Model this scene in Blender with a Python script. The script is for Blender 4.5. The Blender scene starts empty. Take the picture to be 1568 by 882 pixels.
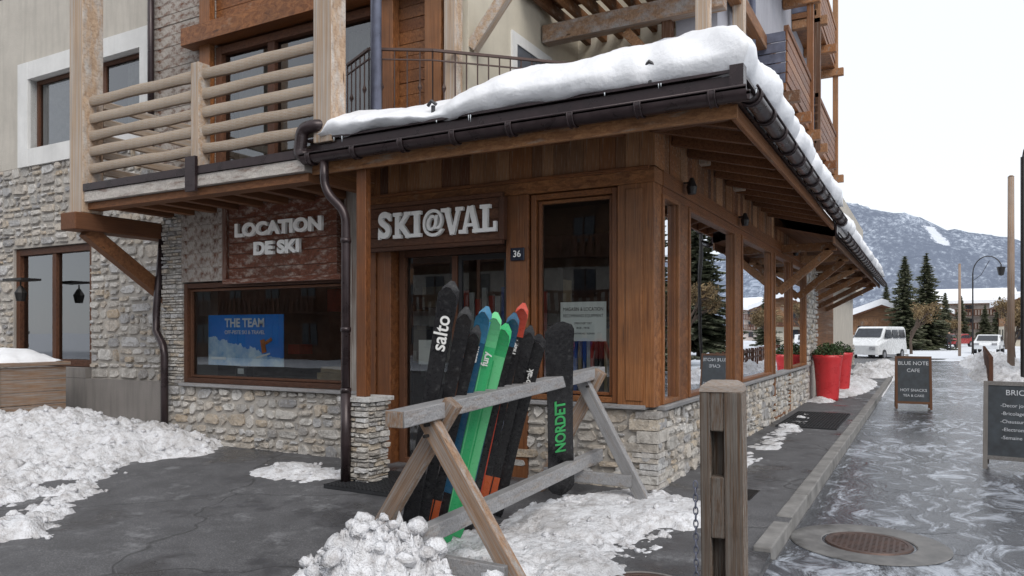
import bpy, math, random
from mathutils import Vector, Matrix, noise
random.seed(11)
R=random.random
def U(a,b): return a+(b-a)*random.random()
scene=bpy.context.scene
Z=Vector((0,0,1))
# ---------------------------------------------------------------- materials
def nm(name):
    m=bpy.data.materials.new(name); m.use_nodes=True
    nt=m.node_tree; b=nt.nodes['Principled BSDF']
    return m,nt,b
def N(nt,t,**k):
    n=nt.nodes.new(t)
    for a,v in k.items():
        if a in n.bl_rna.properties: setattr(n,a,v)
        else: n.inputs[a].default_value=v
    return n
def L(nt,a,b): nt.links.new(a,b)
def ramp(nt,fac,stops,interp='LINEAR'):
    r=nt.nodes.new('ShaderNodeValToRGB'); r.color_ramp.interpolation=interp
    e=r.color_ramp.elements
    while len(e)<len(stops): e.new(0.5)
    for i,(p,c) in enumerate(stops):
        e[i].position=p
        e[i].color=(c[0],c[1],c[2],1) if hasattr(c,'__len__') else (c,c,c,1)
    L(nt,fac,r.inputs[0]); return r.outputs[0]
def mixc(nt,f,a,b,blend='MIX'):
    m=nt.nodes.new('ShaderNodeMix'); m.data_type='RGBA'; m.blend_type=blend
    for s,v in ((0,f),(6,a),(7,b)):
        if hasattr(v,'is_output'): L(nt,v,m.inputs[s])
        elif s==0: m.inputs[0].default_value=v
        else: m.inputs[s].default_value=(v[0],v[1],v[2],1)
    return m.outputs[2]
def mth(nt,op,a,b=None,c=None):
    m=nt.nodes.new('ShaderNodeMath'); m.operation=op
    for i,v in enumerate((a,b,c)):
        if v is None: continue
        if hasattr(v,'is_output'): L(nt,v,m.inputs[i])
        else: m.inputs[i].default_value=v
    return m.outputs[0]
def coords(nt,kind='Object',scale=(1,1,1),warp=0,wscale=2):
    t=nt.nodes.new('ShaderNodeTexCoord'); o=t.outputs[kind]
    if warp:
        n=N(nt,'ShaderNodeTexNoise',Scale=wscale,Detail=1); L(nt,o,n.inputs['Vector'])
        v=nt.nodes.new('ShaderNodeVectorMath'); v.operation='MULTIPLY_ADD'
        L(nt,n.outputs['Color'],v.inputs[0]); v.inputs[1].default_value=(warp,)*3
        L(nt,o,v.inputs[2]); o=v.outputs[0]
    mp=nt.nodes.new('ShaderNodeMapping'); mp.inputs['Scale'].default_value=scale
    L(nt,o,mp.inputs['Vector']); return mp.outputs[0]
def noi(nt,vec,scale,detail=3,rough=.55,dist=0):
    n=N(nt,'ShaderNodeTexNoise',Scale=scale,Detail=min(detail,4),Roughness=rough,Distortion=dist); L(nt,vec,n.inputs['Vector']); return n.outputs['Fac']
def bump(nt,b,h,strength=.5,dist=.01):
    n=N(nt,'ShaderNodeBump',Strength=strength,Distance=dist); L(nt,h,n.inputs['Height']); L(nt,n.outputs[0],b.inputs['Normal'])
def vcol(nt):
    a=nt.nodes.new('ShaderNodeAttribute'); a.attribute_name='Col'
    s=nt.nodes.new('ShaderNodeSeparateColor'); L(nt,a.outputs['Color'],s.inputs[0]); return s.outputs
def wood(name,cols,rough=.55,grey=0.0,greycol=(.3,.28,.26),dirt=.4,bs=.5):
    m,nt,b=nm(name); vc=vcol(nt)
    uv=coords(nt,'UV',(1.1,11,1),.06,2.5)
    g=noi(nt,uv,3.2,4,.65,.8)
    g2=noi(nt,coords(nt,'UV',(2,60,1)),3,2,.6)
    k=len(cols)-1
    base=ramp(nt,vc[0],[(i/k,c) for i,c in enumerate(cols)])
    dark=mixc(nt,1,base,(.38,.30,.25),'MULTIPLY')
    f=ramp(nt,g,[(.33,1),(.62,0)])
    c=mixc(nt,mth(nt,'MULTIPLY',f,dirt+.35),base,dark)
    f2=ramp(nt,g2,[(.35,1),(.5,0)])
    c=mixc(nt,mth(nt,'MULTIPLY',f2,.4),c,dark)
    vo=N(nt,'ShaderNodeTexVoronoi',Scale=1.0); L(nt,coords(nt,'UV',(2.3,7,1)),vo.inputs['Vector'])
    kn=ramp(nt,vo.outputs['Distance'],[(.07,1),(.14,0)])
    c=mixc(nt,mth(nt,'MULTIPLY',kn,.75),c,(.05,.022,.012))
    if grey>0:
        w=noi(nt,coords(nt,'UV',(.9,4.5,1)),1.6,4,.7)
        gf=ramp(nt,w,[(.62-.45*grey,0),(.75-.35*grey,1)])
        gc=mixc(nt,mth(nt,'MULTIPLY',f2,.5),greycol,tuple(x*.45 for x in greycol))
        gc=mixc(nt,mth(nt,'MULTIPLY',f,.5),gc,tuple(x*.55 for x in greycol))
        c=mixc(nt,gf,c,gc)
    d=noi(nt,coords(nt,'Object'),1.3,4,.65)
    c=mixc(nt,ramp(nt,d,[(.35,dirt*.7),(.62,0)]),c,(.04,.028,.022))
    L(nt,c,b.inputs['Base Color']); b.inputs['Roughness'].default_value=rough
    b.inputs['Specular IOR Level'].default_value=.3
    h=mth(nt,'ADD',mth(nt,'MULTIPLY',g,.6),mth(nt,'MULTIPLY',g2,.6))
    bump(nt,b,h,bs,.012); return m
def plain(name,col,rough=.5,metal=0,var=.25,vs=6,bs=.15,fine=60):
    m,nt,b=nm(name); o=coords(nt,'Object')
    a=noi(nt,o,vs,4,.6)
    c=mixc(nt,ramp(nt,a,[(.3,0),(.7,1)]),tuple(x*(1-var) for x in col),tuple(min(1,x*(1+var)) for x in col))
    L(nt,c,b.inputs['Base Color']); b.inputs['Metallic'].default_value=metal
    L(nt,ramp(nt,a,[(.3,max(0,rough-.08)),(.7,min(1,rough+.12))]),b.inputs['Roughness'])
    if bs>.2: bump(nt,b,noi(nt,o,fine,2),bs,.004)
    return m
def stucco(name,col,streak=.35):
    m,nt,b=nm(name); o=coords(nt,'Object')
    a=noi(nt,o,2.0,4,.65); s=noi(nt,coords(nt,'Object',(5,5,.5)),1.5,3,.6)
    c=mixc(nt,ramp(nt,a,[(.3,0),(.7,1)]),tuple(x*.85 for x in col),col)
    c=mixc(nt,ramp(nt,s,[(.45,0),(.75,streak)]),c,tuple(x*.5 for x in col))
    L(nt,c,b.inputs['Base Color']); b.inputs['Roughness'].default_value=.9
    bump(nt,b,noi(nt,o,55,3,.7),.5,.012); return m
def snowm(name,dirt=0.0,tint=(.84,.855,.89)):
    m,nt,b=nm(name); o=coords(nt,'Object')
    a=noi(nt,o,2.2,3,.6); c=mixc(nt,ramp(nt,a,[(.3,0),(.7,1)]),tuple(x*.93 for x in tint),tint)
    if dirt>0:
        d=noi(nt,o,9,4,.8); c=mixc(nt,ramp(nt,d,[(.47,0),(.70,dirt)]),c,(.24,.20,.18))
        d=noi(nt,o,1.5,4,.8); c=mixc(nt,ramp(nt,d,[(.46,0),(.66,dirt)]),c,(.40,.38,.37))
    L(nt,c,b.inputs['Base Color']); b.inputs['Roughness'].default_value=.55
    b.inputs['Specular IOR Level'].default_value=.35
    if dirt>0:
        h=mth(nt,'ADD',noi(nt,o,16,4,.7),mth(nt,'MULTIPLY',noi(nt,o,75,2,.6),.35)); bump(nt,b,h,.8,.05)
    else: bump(nt,b,noi(nt,o,17,4,.65),.4,.025)
    return m
def glassm(name,tint=.7,boost=1.6,mn=.03,gc=(.95,.97,1)):
    m=bpy.data.materials.new(name); m.use_nodes=True; nt=m.node_tree; nt.nodes.clear()
    out=nt.nodes.new('ShaderNodeOutputMaterial'); tr=N(nt,'ShaderNodeBsdfTransparent'); tr.inputs[0].default_value=(tint*.95,tint,tint*.98,1)
    gl=N(nt,'ShaderNodeBsdfGlossy',Roughness=.004); gl.inputs[0].default_value=(*gc,1)
    w=noi(nt,coords(nt,'Object'),.9,1); bp=N(nt,'ShaderNodeBump',Strength=.12,Distance=.02); L(nt,w,bp.inputs['Height']); L(nt,bp.outputs[0],gl.inputs['Normal'])
    fr=N(nt,'ShaderNodeFresnel',IOR=1.52); f=mth(nt,'MULTIPLY_ADD',fr.outputs[0],boost,mn); f=mth(nt,'MINIMUM',f,.97)
    mx=nt.nodes.new('ShaderNodeMixShader'); L(nt,f,mx.inputs[0]); L(nt,tr.outputs[0],mx.inputs[1]); L(nt,gl.outputs[0],mx.inputs[2]); L(nt,mx.outputs[0],out.inputs[0]); return m
def stonem(name):
    m,nt,b=nm(name); vc=vcol(nt); o=coords(nt,'Object')
    base=ramp(nt,vc[0],[(0,(.36,.35,.335)),(.18,(.47,.44,.40)),(.38,(.60,.585,.56)),(.55,(.42,.34,.25)),(.7,(.58,.575,.57)),(.85,(.26,.258,.265)),(1,(.52,.45,.36))])
    a=noi(nt,o,9,4,.75,.6); c=mixc(nt,ramp(nt,a,[(.38,.6),(.54,0)]),base,(.19,.17,.15))
    a2=noi(nt,o,26,4,.7); c=mixc(nt,ramp(nt,a2,[(.52,0),(.7,.5)]),c,(.68,.66,.63))
    L(nt,c,b.inputs['Base Color']); b.inputs['Roughness'].default_value=.85
    bump(nt,b,mth(nt,'ADD',a2,mth(nt,'MULTIPLY',a,.7)),.7,.025); return m
ORANGE=[(.23,.085,.030),(.31,.125,.044),(.37,.165,.065),(.25,.10,.036)]
M={}
M['orange']=wood('varnished_larch',ORANGE,.42,dirt=.6,grey=.06,greycol=(.36,.25,.17))
M['planks']=wood('mixed_planks',[(.16,.06,.025),(.36,.155,.058),(.48,.27,.14),(.10,.042,.022),(.42,.21,.095),(.25,.11,.04)],.6,grey=.2,greycol=(.34,.28,.23))
M['dark']=wood('dark_reclaimed_wood',[(.09,.038,.022),(.145,.060,.031),(.18,.08,.042)],.6,dirt=.5,bs=.8)
M['weath']=wood('weathered_board',[(.16,.06,.032),(.21,.09,.046),(.11,.048,.028)],.75,grey=.6,greycol=(.48,.44,.40),bs=.9)
M['worn']=wood('worn_painted_board',[(.16,.06,.03),(.20,.08,.04)],.75,grey=.78,greycol=(.60,.56,.52),bs=.9)
M['reddish']=wood('red_stained_wood',[(.17,.055,.030),(.23,.078,.040),(.13,.045,.026)],.6,grey=.30,greycol=(.44,.36,.31),bs=.9)
M['pale']=wood('pale_larch_log',[(.50,.38,.27),(.58,.46,.34),(.43,.32,.22)],.7,grey=.4,greycol=(.54,.50,.46),dirt=.18,bs=.9)
M['post']=wood('pale_post',[(.50,.36,.25),(.56,.42,.30)],.7,grey=.4,greycol=(.56,.52,.48),dirt=.15,bs=.8)
M['greyw']=wood('grey_weathered_timber',[(.36,.30,.26),(.30,.26,.23),(.42,.37,.32)],.8,grey=.75,greycol=(.36,.36,.37),dirt=.25,bs=.9)
M['warmw']=wood('rack_leg_timber',[(.43,.28,.18),(.37,.25,.17)],.75,grey=.4,greycol=(.42,.39,.37),dirt=.25,bs=.9)
M['boll']=wood('bollard_timber',[(.19,.125,.085),(.23,.155,.105)],.85,grey=.5,greycol=(.28,.255,.23),dirt=.45,bs=1.0)
M['soffit']=wood('soffit_wood',[(.20,.085,.036),(.26,.115,.05),(.16,.066,.03)],.65)
M['gutter']=plain('brown_gutter_metal',(.038,.026,.028),.3,.35,.3)
M['slate']=plain('slate_edge',(.05,.05,.055),.5)
M['steel']=plain('grey_pipe',(.13,.14,.19),.35,.4)
M['iron']=plain('black_iron',(.022,.02,.02),.45,.3)
M['rust']=plain('brown_railing_iron',(.06,.035,.03),.5,.3)
M['conc']=stucco('concrete',(.25,.23,.215),.6)
M['mortar']=stucco('mortar',(.42,.39,.355),.2)
M['stucco']=stucco('beige_stucco',(.53,.495,.44))
M['cream']=stucco('cream_stucco',(.60,.55,.45),.15)
M['white']=stucco('white_surround',(.74,.74,.73),.15)
M['lilac']=stucco('grey_render',(.38,.38,.42),.2)
M['wpaint']=plain('white_letter_paint',(.84,.84,.82),.4,0,.03)
M['black']=plain('black_plastic',(.015,.015,.017),.4)
M['dark_int']=plain('interior_dark',(.13,.11,.095),.8)
M['mass']=plain('wall_core_dark',(.07,.06,.055),.9)
M['floor_int']=plain('interior_floor',(.28,.20,.14),.5)
M['glass']=glassm('shop_glass',.88,1.7,.035)
M['gside']=glassm('side_glass',.5,2.4,.33)
M['gup']=glassm('upper_glass',.5,1.7,.05)
M['stone']=stonem('rubble_stone')
M['snow']=snowm('roof_snow')
M['dsnow']=snowm('dirty_snow',.62,(.80,.81,.845))
M['rubber']=plain('rubber',(.02,.021,.024),.6)
M['red']=plain('red_glazed',(.50,.03,.035),.3,0,.12)
M['curtain']=plain('curtain',(.32,.31,.29),.9)
# ---------------------------------------------------------------- mesh builder
class MB:
    def __init__(s): s.v=[];s.f=[];s.uv=[];s.c=[];s.m=[]
    def poly(s,pts,uvs,c,m=0):
        i=len(s.v); s.v+= [tuple(p) for p in pts]; s.f.append(list(range(i,i+len(pts)))); s.uv.append(uvs); s.c.append(c); s.m.append(m)
    def ob(s,C,a,b,c,m=0,col=None):
        C=Vector(C);ax=[Vector(a),Vector(b),Vector(c)]
        if ax[0].cross(ax[1]).dot(ax[2])<0: ax[2]=-ax[2]
        ln=[x.length for x in ax]; col=col or (R(),R(),R()); o=(U(0,50),U(0,50))
        i0=len(s.v)
        for sx in(-1,1):
            for sy in(-1,1):
                for sz in(-1,1): s.v.append(tuple(C+ax[0]*sx+ax[1]*sy+ax[2]*sz))
        def vi(q): return i0+(4 if q[0]>0 else 0)+(2 if q[1]>0 else 0)+(1 if q[2]>0 else 0)
        for k in range(3):
            p,q=[(1,2),(2,0),(0,1)][k]
            for sg in(-1,1):
                cs=[(-1,-1),(1,-1),(1,1),(-1,1)]
                if sg<0: cs=cs[::-1]
                idx=[];uv=[]
                for(cp,cq) in cs:
                    w=[0,0,0];w[k]=sg;w[p]=cp;w[q]=cq; idx.append(vi(w))
                    a_,b_=cp*ln[p],cq*ln[q]
                    if ln[q]>ln[p]: a_,b_=b_,a_
                    uv.append((a_+o[0],b_+o[1]+k*.37+sg*.11))
                s.f.append(idx);s.uv.append(uv);s.c.append(col);s.m.append(m)
    def box(s,x0,x1,y0,y1,z0,z1,m=0,col=None):
        s.ob(((x0+x1)/2,(y0+y1)/2,(z0+z1)/2),((x1-x0)/2,0,0),(0,(y1-y0)/2,0),(0,0,(z1-z0)/2),m,col)
    def beam(s,p,q,w,h,m=0,up=Z,col=None):
        p=Vector(p);q=Vector(q);d=q-p; t=d.normalized(); sd=t.cross(up)
        if sd.length<.01: sd=t.cross(Vector((0,1,0)))
        sd.normalize(); u=sd.cross(t)
        s.ob((p+q)/2,d/2,sd*w/2,u*h/2,m,col)
    def tube(s,pts,r,n=10,m=0,cap=True,col=None):
        pts=[Vector(p) for p in pts]; rr=r if hasattr(r,'__len__') else [r]*len(pts); col=col or (R(),R(),R())
        rings=[]; prev=None; o=U(0,40); acc=0
        us=[]
        for i,p in enumerate(pts):
            if i: acc+=(p-pts[i-1]).length
            us.append(acc)
            t=(pts[min(i+1,len(pts)-1)]-pts[max(i-1,0)]).normalized()
            if prev is None:
                a=t.cross(Z)
                if a.length<.05: a=t.cross(Vector((1,0,0)))
                a.normalize()
            else: a=(prev-t*prev.dot(t)).normalized()
            prev=a; b=a.cross(t); i0=len(s.v)
            for k in range(n):
                an=2*math.pi*k/n; s.v.append(tuple(p+(a*math.cos(an)+b*math.sin(an))*rr[i]))
            rings.append(i0)
        ci=6.28*max(rr)
        for i in range(len(rings)-1):
            for k in range(n):
                k2=(k+1)%n; s.f.append([rings[i]+k,rings[i+1]+k,rings[i+1]+k2,rings[i]+k2])
                s.uv.append([(o+us[i],k/n*ci+o),(o+us[i+1],k/n*ci+o),(o+us[i+1],(k+1)/n*ci+o),(o+us[i],(k+1)/n*ci+o)]);s.c.append(col);s.m.append(m)
        if cap:
            for rg,rev in((rings[0],0),(rings[-1],1)):
                f=[rg+k for k in range(n)]
                if rev: f=f[::-1]
                s.f.append(f);s.uv.append([(0,0)]*n);s.c.append(col);s.m.append(m)
    def grid(s,P,m=0,col=None,uvs=1.0):
        i0=len(s.v); nr=len(P);nc=len(P[0]); col=col or (R(),R(),R())
        for row in P:
            for p in row: s.v.append(tuple(p))
        for i in range(nr-1):
            for j in range(nc-1):
                s.f.append([i0+i*nc+j,i0+i*nc+j+1,i0+(i+1)*nc+j+1,i0+(i+1)*nc+j]); s.uv.append([(j*uvs,i*uvs),((j+1)*uvs,i*uvs),((j+1)*uvs,(i+1)*uvs),(j*uvs,(i+1)*uvs)]);s.c.append(col);s.m.append(m)
    def build(s,name,mats,parent=None,smooth=False,bevel=0,seg=1):
        me=bpy.data.meshes.new(name); me.from_pydata(s.v,[],s.f)
        for m in mats: me.materials.append(M[m] if isinstance(m,str) else m)
        uvl=me.uv_layers.new(name='UVMap'); ca=me.color_attributes.new('Col','FLOAT_COLOR','CORNER')
        fu=[];fc=[]
        for u_,c_ in zip(s.uv,s.c):
            for q in u_: fu+=[q[0],q[1]]; fc+=[c_[0],c_[1],c_[2],1]
        uvl.data.foreach_set('uv',fu); ca.data.foreach_set('color',fc)
        me.polygons.foreach_set('material_index',s.m)
        me.polygons.foreach_set('use_smooth',[smooth]*len(s.f)); me.update()
        o=bpy.data.objects.new(name,me); scene.collection.objects.link(o)
        if bevel:
            b=o.modifiers.new('bevel','BEVEL'); b.width=bevel; b.segments=seg; b.limit_method='ANGLE'
        if parent: par(o,parent)
        return o
def root(name,loc=(0,0,0)):
    e=bpy.data.objects.new(name,None); e.location=loc; e.empty_display_size=.3; scene.collection.objects.link(e); return e
def par(o,p):
    o.parent=p; o.matrix_parent_inverse=Matrix.Translation(-Vector(p.location))
def text(body,size,loc,rot,mat,parent,ext=.01,off=0.0,name='lettering',sx=1,align='CENTER'):
    c=bpy.data.curves.new(name,'FONT'); c.body=body; c.size=size;c.extrude=ext;c.offset=off;c.align_x=align;c.align_y='CENTER'
    c.materials.append(M[mat] if isinstance(mat,str) else mat)
    o=bpy.data.objects.new(name,c); scene.collection.objects.link(o); o.location=loc;o.rotation_euler=rot;o.scale=(sx,1,1)
    if parent: par(o,parent)
    return o
FR=(math.pi/2,0,0)
def stones(mb,O,Ud,Nd,W,H,hm=(.07,.21),wm=(.11,.42),dep=(.015,.045),gap=.010,cut=(.10,.45)):
    O=Vector(O);Ud=Vector(Ud);Nd=Vector(Nd)
    cells=[]
    def sp(x,y,w,h,d=0):
        if h>hm[1] or (h>hm[0]*2.0 and R()<.5 and w/h<2.2):
            f=U(.28,.72); sp(x,y,w,h*f,d+1); sp(x,y+h*f,w,h*(1-f),d+1); return
        if w>wm[1] or (w>wm[0]*2.2 and (w/h>3.4 or R()<.4)):
            f=U(.27,.73); sp(x,y,w*f,h,d+1); sp(x+w*f,y,w*(1-f),h,d+1); return
        cells.append((x,y,w,h))
    nx=max(1,round(W/.9))
    xs=[0]+[W*(i+U(-.3,.3))/nx for i in range(1,nx)]+[W]
    for a,b in zip(xs[:-1],xs[1:]): sp(a,0,b-a,H)
    for x,y,w,h in cells:
        g=gap; j=min(w,h)*.16
        cs=[(x+g+U(-.3,1)*j,y+g+U(-.3,1)*j),(x+w-g-U(-.3,1)*j,y+g+U(-.3,1)*j),(x+w-g-U(-.3,1)*j,y+h-g-U(-.3,1)*j),(x+g+U(-.3,1)*j,y+h-g-U(-.3,1)*j)]
        cs=[(min(max(a,.004),W-.004),max(b,.0)) for a,b in cs]
        poly=[]
        for k in range(4):
            p=Vector(cs[k]);pa=Vector(cs[k-1]);pb=Vector(cs[(k+1)%4]); c=min(w,h)*U(*cut)
            poly+= [p+(pa-p).normalized()*c, p+(pb-p).normalized()*c*U(.5,1)]
        cen=sum(poly,Vector((0,0)))/8; d=U(*dep); col=(R(),R(),R()); bv=U(.04,.12)
        i0=len(mb.v)
        for ring,(k,dd) in enumerate(((1,-.015),(.985,d*.6),(1-bv,d))):
            for p in poly:
                q=cen+(p-cen)*k; mb.v.append(tuple(O+Ud*q.x+Z*q.y+Nd*(dd+(U(-.006,.006) if ring==2 else 0))))
        mb.v.append(tuple(O+Ud*cen.x+Z*cen.y+Nd*(d+U(-.006,.008))))
        fl=Ud.cross(Z).dot(Nd)<0
        def af(f):
            mb.f.append(f[::-1] if fl else f); mb.uv.append([(0,0)]*len(f)); mb.c.append(col); mb.m.append(0)
        for r in range(2):
            for k in range(8):
                k2=(k+1)%8; af([i0+r*8+k,i0+r*8+k2,i0+(r+1)*8+k2,i0+(r+1)*8+k])
        for k in range(8): af([i0+16+k,i0+16+(k+1)%8,i0+24])
XU=(1,0,0);YU=(0,1,0);NF=(0,-1,0);NS=(1,0,0)
# ---------------------------------------------------------------- ground
def sm(x): x=max(0,min(1,x)); return x*x*(3-2*x)
KX=-1.0;KY=5.8
def gz(x,y):
    if x<KX: return -.09*sm((7-y)/2.4)+.006*noise.noise(Vector((x*.7,y*.7,0)))
    if y>KY: return -.13
    return -.09-.04*sm((y-3)/2.5)*sm((x-KX)/.5)
def lines(dense): return [dense[0]+(dense[1]-dense[0])*i/dense[2] for i in range(dense[2]+1)]
gx=[-900,-400,-150,-60,-30]+lines((-18,-1.2,60))+[-1.1,-1.0005,-.9995,-.9,-.7,-.4]+lines((0,6,16))+[10,30,80,200,500,1200]
gy=[-600,-200,-60,-20]+lines((-4,5.7,40))+[5.7995,5.8005]+lines((6,20,56))+[24,30,45,70,110,200,400,700,1500]
g=MB(); g.grid([[Vector((x,y,gz(x,y))) for x in gx] for y in gy])
def groundmat():
    m,nt,b=nm('ground_surface'); o=coords(nt,'Object')
    sep=nt.nodes.new('ShaderNodeSeparateXYZ'); L(nt,o,sep.inputs[0])
    sp_=noi(nt,o,95,2,.7); mid=noi(nt,o,.8,4,.66); md2=noi(nt,o,3.5,4,.65)
    asp=ramp(nt,sp_,[(.3,(.06,.06,.065)),(.55,(.105,.105,.112)),(.72,(.22,.22,.225))])
    asp=mixc(nt,ramp(nt,md2,[(.35,.5),(.6,0)]),asp,(.05,.05,.053))
    wet=ramp(nt,mid,[(.39,1),(.48,0)])
    asp=mixc(nt,mth(nt,'MULTIPLY',wet,.6),asp,(.03,.031,.035))
    vo=N(nt,'ShaderNodeTexVoronoi',Scale=.42,feature='DISTANCE_TO_EDGE'); L(nt,coords(nt,'Object',(1,1,1),.5,2.2),vo.inputs['Vector'])
    cr=ramp(nt,vo.outputs['Distance'],[(.003,1),(.008,0)])
    asp=mixc(nt,mth(nt,'MULTIPLY',cr,.5),asp,(.02,.02,.02))
    sal=noi(nt,o,2.1,4,.78)
    asp=mixc(nt,ramp(nt,sal,[(.57,0),(.75,.4)]),asp,(.42,.43,.45))
    ra=mth(nt,'SUBTRACT',.72,mth(nt,'MULTIPLY',wet,.45))
    st=noi(nt,coords(nt,'Object',(2.9,.9,1),.7,1.7),2.3,4,.74)
    st2=noi(nt,o,.30,3,.5)
    msk=ramp(nt,mth(nt,'ADD',st,mth(nt,'MULTIPLY',mth(nt,'SUBTRACT',st2,.5),.6)),[(.49,0),(.64,1)])
    ice=mixc(nt,msk,mixc(nt,md2,(.035,.04,.05),(.085,.09,.105)),mixc(nt,sp_,(.24,.27,.33),(.52,.56,.62)))
    ri=ramp(nt,st,[(.3,.06),(.7,.28)])
    gt=mth(nt,'GREATER_THAN',sep.outputs[0],KX+.02)
    ny=ramp(nt,mth(nt,'MULTIPLY_ADD',mth(nt,'ADD',sep.outputs[1],mth(nt,'MULTIPLY',mid,1.8)),.5,-2.6),[(.0,0),(.6,1)])
    f=mth(nt,'MULTIPLY',gt,ny)
    c=mixc(nt,f,asp,ice)
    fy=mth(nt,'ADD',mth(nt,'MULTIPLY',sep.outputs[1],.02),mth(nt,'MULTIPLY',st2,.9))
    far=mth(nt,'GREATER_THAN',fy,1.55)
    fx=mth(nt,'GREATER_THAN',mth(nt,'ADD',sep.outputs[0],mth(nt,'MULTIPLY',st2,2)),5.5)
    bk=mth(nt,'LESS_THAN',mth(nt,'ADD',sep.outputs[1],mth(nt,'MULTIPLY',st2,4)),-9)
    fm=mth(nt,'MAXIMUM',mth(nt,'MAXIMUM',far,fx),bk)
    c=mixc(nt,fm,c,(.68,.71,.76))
    L(nt,c,b.inputs['Base Color'])
    rr=mixc(nt,f,ra,ri); rr=mixc(nt,fm,rr,(.7,.7,.7)); L(nt,rr,b.inputs['Roughness'])
    h=mth(nt,'ADD',mth(nt,'MULTIPLY',sp_,.18),mth(nt,'MULTIPLY',mth(nt,'MULTIPLY',st,f),1.3)); h=mth(nt,'SUBTRACT',h,mth(nt,'MULTIPLY',cr,.3))
    bump(nt,b,h,.7,.02); return m
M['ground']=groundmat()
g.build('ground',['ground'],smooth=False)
k=MB(); y=KY
while y<60:
    ln=1.0; k.box(KX-.13,KX+.005+U(0,.006),y+.004,y+ln-.004,-.2,gz(KX-.1,y+.5)+.012+U(-.004,.004)); y+=ln
M['kerb']=plain('kerb_concrete',(.20,.195,.19),.8,0,.35,4,.5,40)
k.build('kerb',['kerb'],bevel=.012,seg=2)
# ---------------------------------------------------------------- main building
B=root('timber_chalet_building',(-8,12,0))
XC,YF=-2.37,7.27
s=MB()
stones(s,(-9.95,YF,-.05),XU,NF,3.85,.86)
stones(s,(-4.05,YF,-.05),XU,NF,1.66,.86)
stones(s,(XC,YF-.02,-.05),YU,NS,11.3,.84)
LG=dict(hm=(.035,.075),wm=(.09,.26),dep=(.01,.05),gap=.004,cut=(.05,.15))
stones(s,(-9.95,YF,.82),XU,NF,.46,2.55,**LG)
stones(s,(-9.95,7.9,.82),(0,-1,0),(-1,0,0),.63,2.5,**LG)
BG=dict(hm=(.09,.26),wm=(.14,.55),gap=.014)
stones(s,(-12.75,7.9,.8),XU,NF,2.8,3.9,**BG)
stones(s,(-17,7.9,3.2),XU,NF,4.25,1.5,**BG)
stones(s,(-17,7.9,.8),XU,NF,1.8,2.4,**BG)
stones(s,(XC,18.3,.8),YU,NS,1.9,2.4)
for (o,u_,n_,w) in (((-5.47,6.2,-.05),XU,NF,.32),((-5.15,6.2,-.05),YU,NS,.32),((-5.47,6.52,-.05),(0,-1,0),(-1,0,0),.32)):
    stones(s,o,u_,n_,w,.9,**LG)
s.box(-5.52,-5.10,6.15,6.57,.855,.90,0,(.7,.3,.3))
zz=-.05;i=0
while zz<.78:
    h=U(.05,.13); a,b_=(.34,.2) if i%2 else (.2,.32)
    s.box(XC-a*U(.7,1.2),XC+.035+U(0,.02),YF-.035-U(0,.025),YF+b_*U(.8,1.1),zz+.005,min(zz+h,.80)-.004); zz+=h;i+=1
s.build('stone_cladding',['stone'],B,bevel=.006)
c=MB()
c.box(-9.94,-6.1,YF+.002,YF+.3,-.2,.81); c.box(-4.04,XC-.01,YF+.002,YF+.3,-.2,.81); c.box(XC-.3,XC-.005,YF+.305,19.98,-.2,.79)
c.box(-9.93,-9.5,YF+.01,7.88,.812,3.4); c.box(-12.75,-9.94,7.905,8.2,-.2,4.7)
c.box(-17,-12.755,7.905,8.2,3.17,4.7); c.box(-17,-15.2,7.905,8.2,.8,3.165); c.box(XC-.3,XC-.004,18.3,19.99,.795,3.2)
c.box(-5.46,-5.16,6.21,6.51,-.2,.853)
c.build('mortar_core',['mortar'],B)
c=MB(); c.box(-17,-9.96,7.80,7.9,-.2,.79); c.box(-15.2,-12.76,7.8,8.2,.795,.97); c.build('concrete_plinth',['conc'],B)
c=MB(); c.box(-9.5,-6.15,YF-.09,YF+.12,.815,.86); c.box(-4.04,-2.45,YF-.08,YF+.1,.815,.86); c.box(XC-.1,XC+.08,YF+.1,18.2,.80,.845)
c.build('window_sills',['greyw'],B,bevel=.006)
t=MB()
def fr(x0,x1,z0,z1,w=.07,y0=YF-.02,y1=YF+.10):
    t.box(x0,x0+w,y0,y1,z0,z1);t.box(x1-w,x1,y0,y1,z0,z1);t.box(x0+w,x1-w,y0+.003,y1,z1-w,z1);t.box(x0+w,x1-w,y0+.003,y1,z0,z0+w)
t.box(-2.75,XC+.01,YF-.05,YF+.20,.84,3.1)
t.box(-2.66,-2.48,YF-.065,YF-.045,.9,3.05)
t.box(-4.06,-3.78,YF-.045,YF+.12,.84,3.1)
t.box(-4.06,-3.80,YF-.03,YF+.2,-.02,.86)
fr(-3.76,-2.76,.865,3.09,.06); fr(-3.69,-2.83,.935,3.02,.035,YF+.02,YF+.09)
t.box(-6.12,-5.90,YF-.04,YF+.2,-.05,3.1); t.box(-5.89,-5.68,YF-.02,YF+.25,-.05,2.6)
t.box(-6.12,XC+.02,YF-.06,YF+.2,3.1,3.25)
t.box(-6.1,-2.4,YF-.09,YF-.055,3.225,3.265)
t.box(XC-.22,XC+.03,YF+.205,18.3,3.1,3.26)
ys=[(7.5,8.0),(8.48,10.75),(11.3,13.65),(14.05,15.75),(16.05,17.95)]
pp=[(8.0,8.48),(10.75,11.3),(13.65,14.05),(15.75,16.05),(17.95,18.3)]
for a,b_ in pp:
    t.box(XC-.12,XC+.015,a+.05,b_-.05,.84,3.1)
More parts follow.
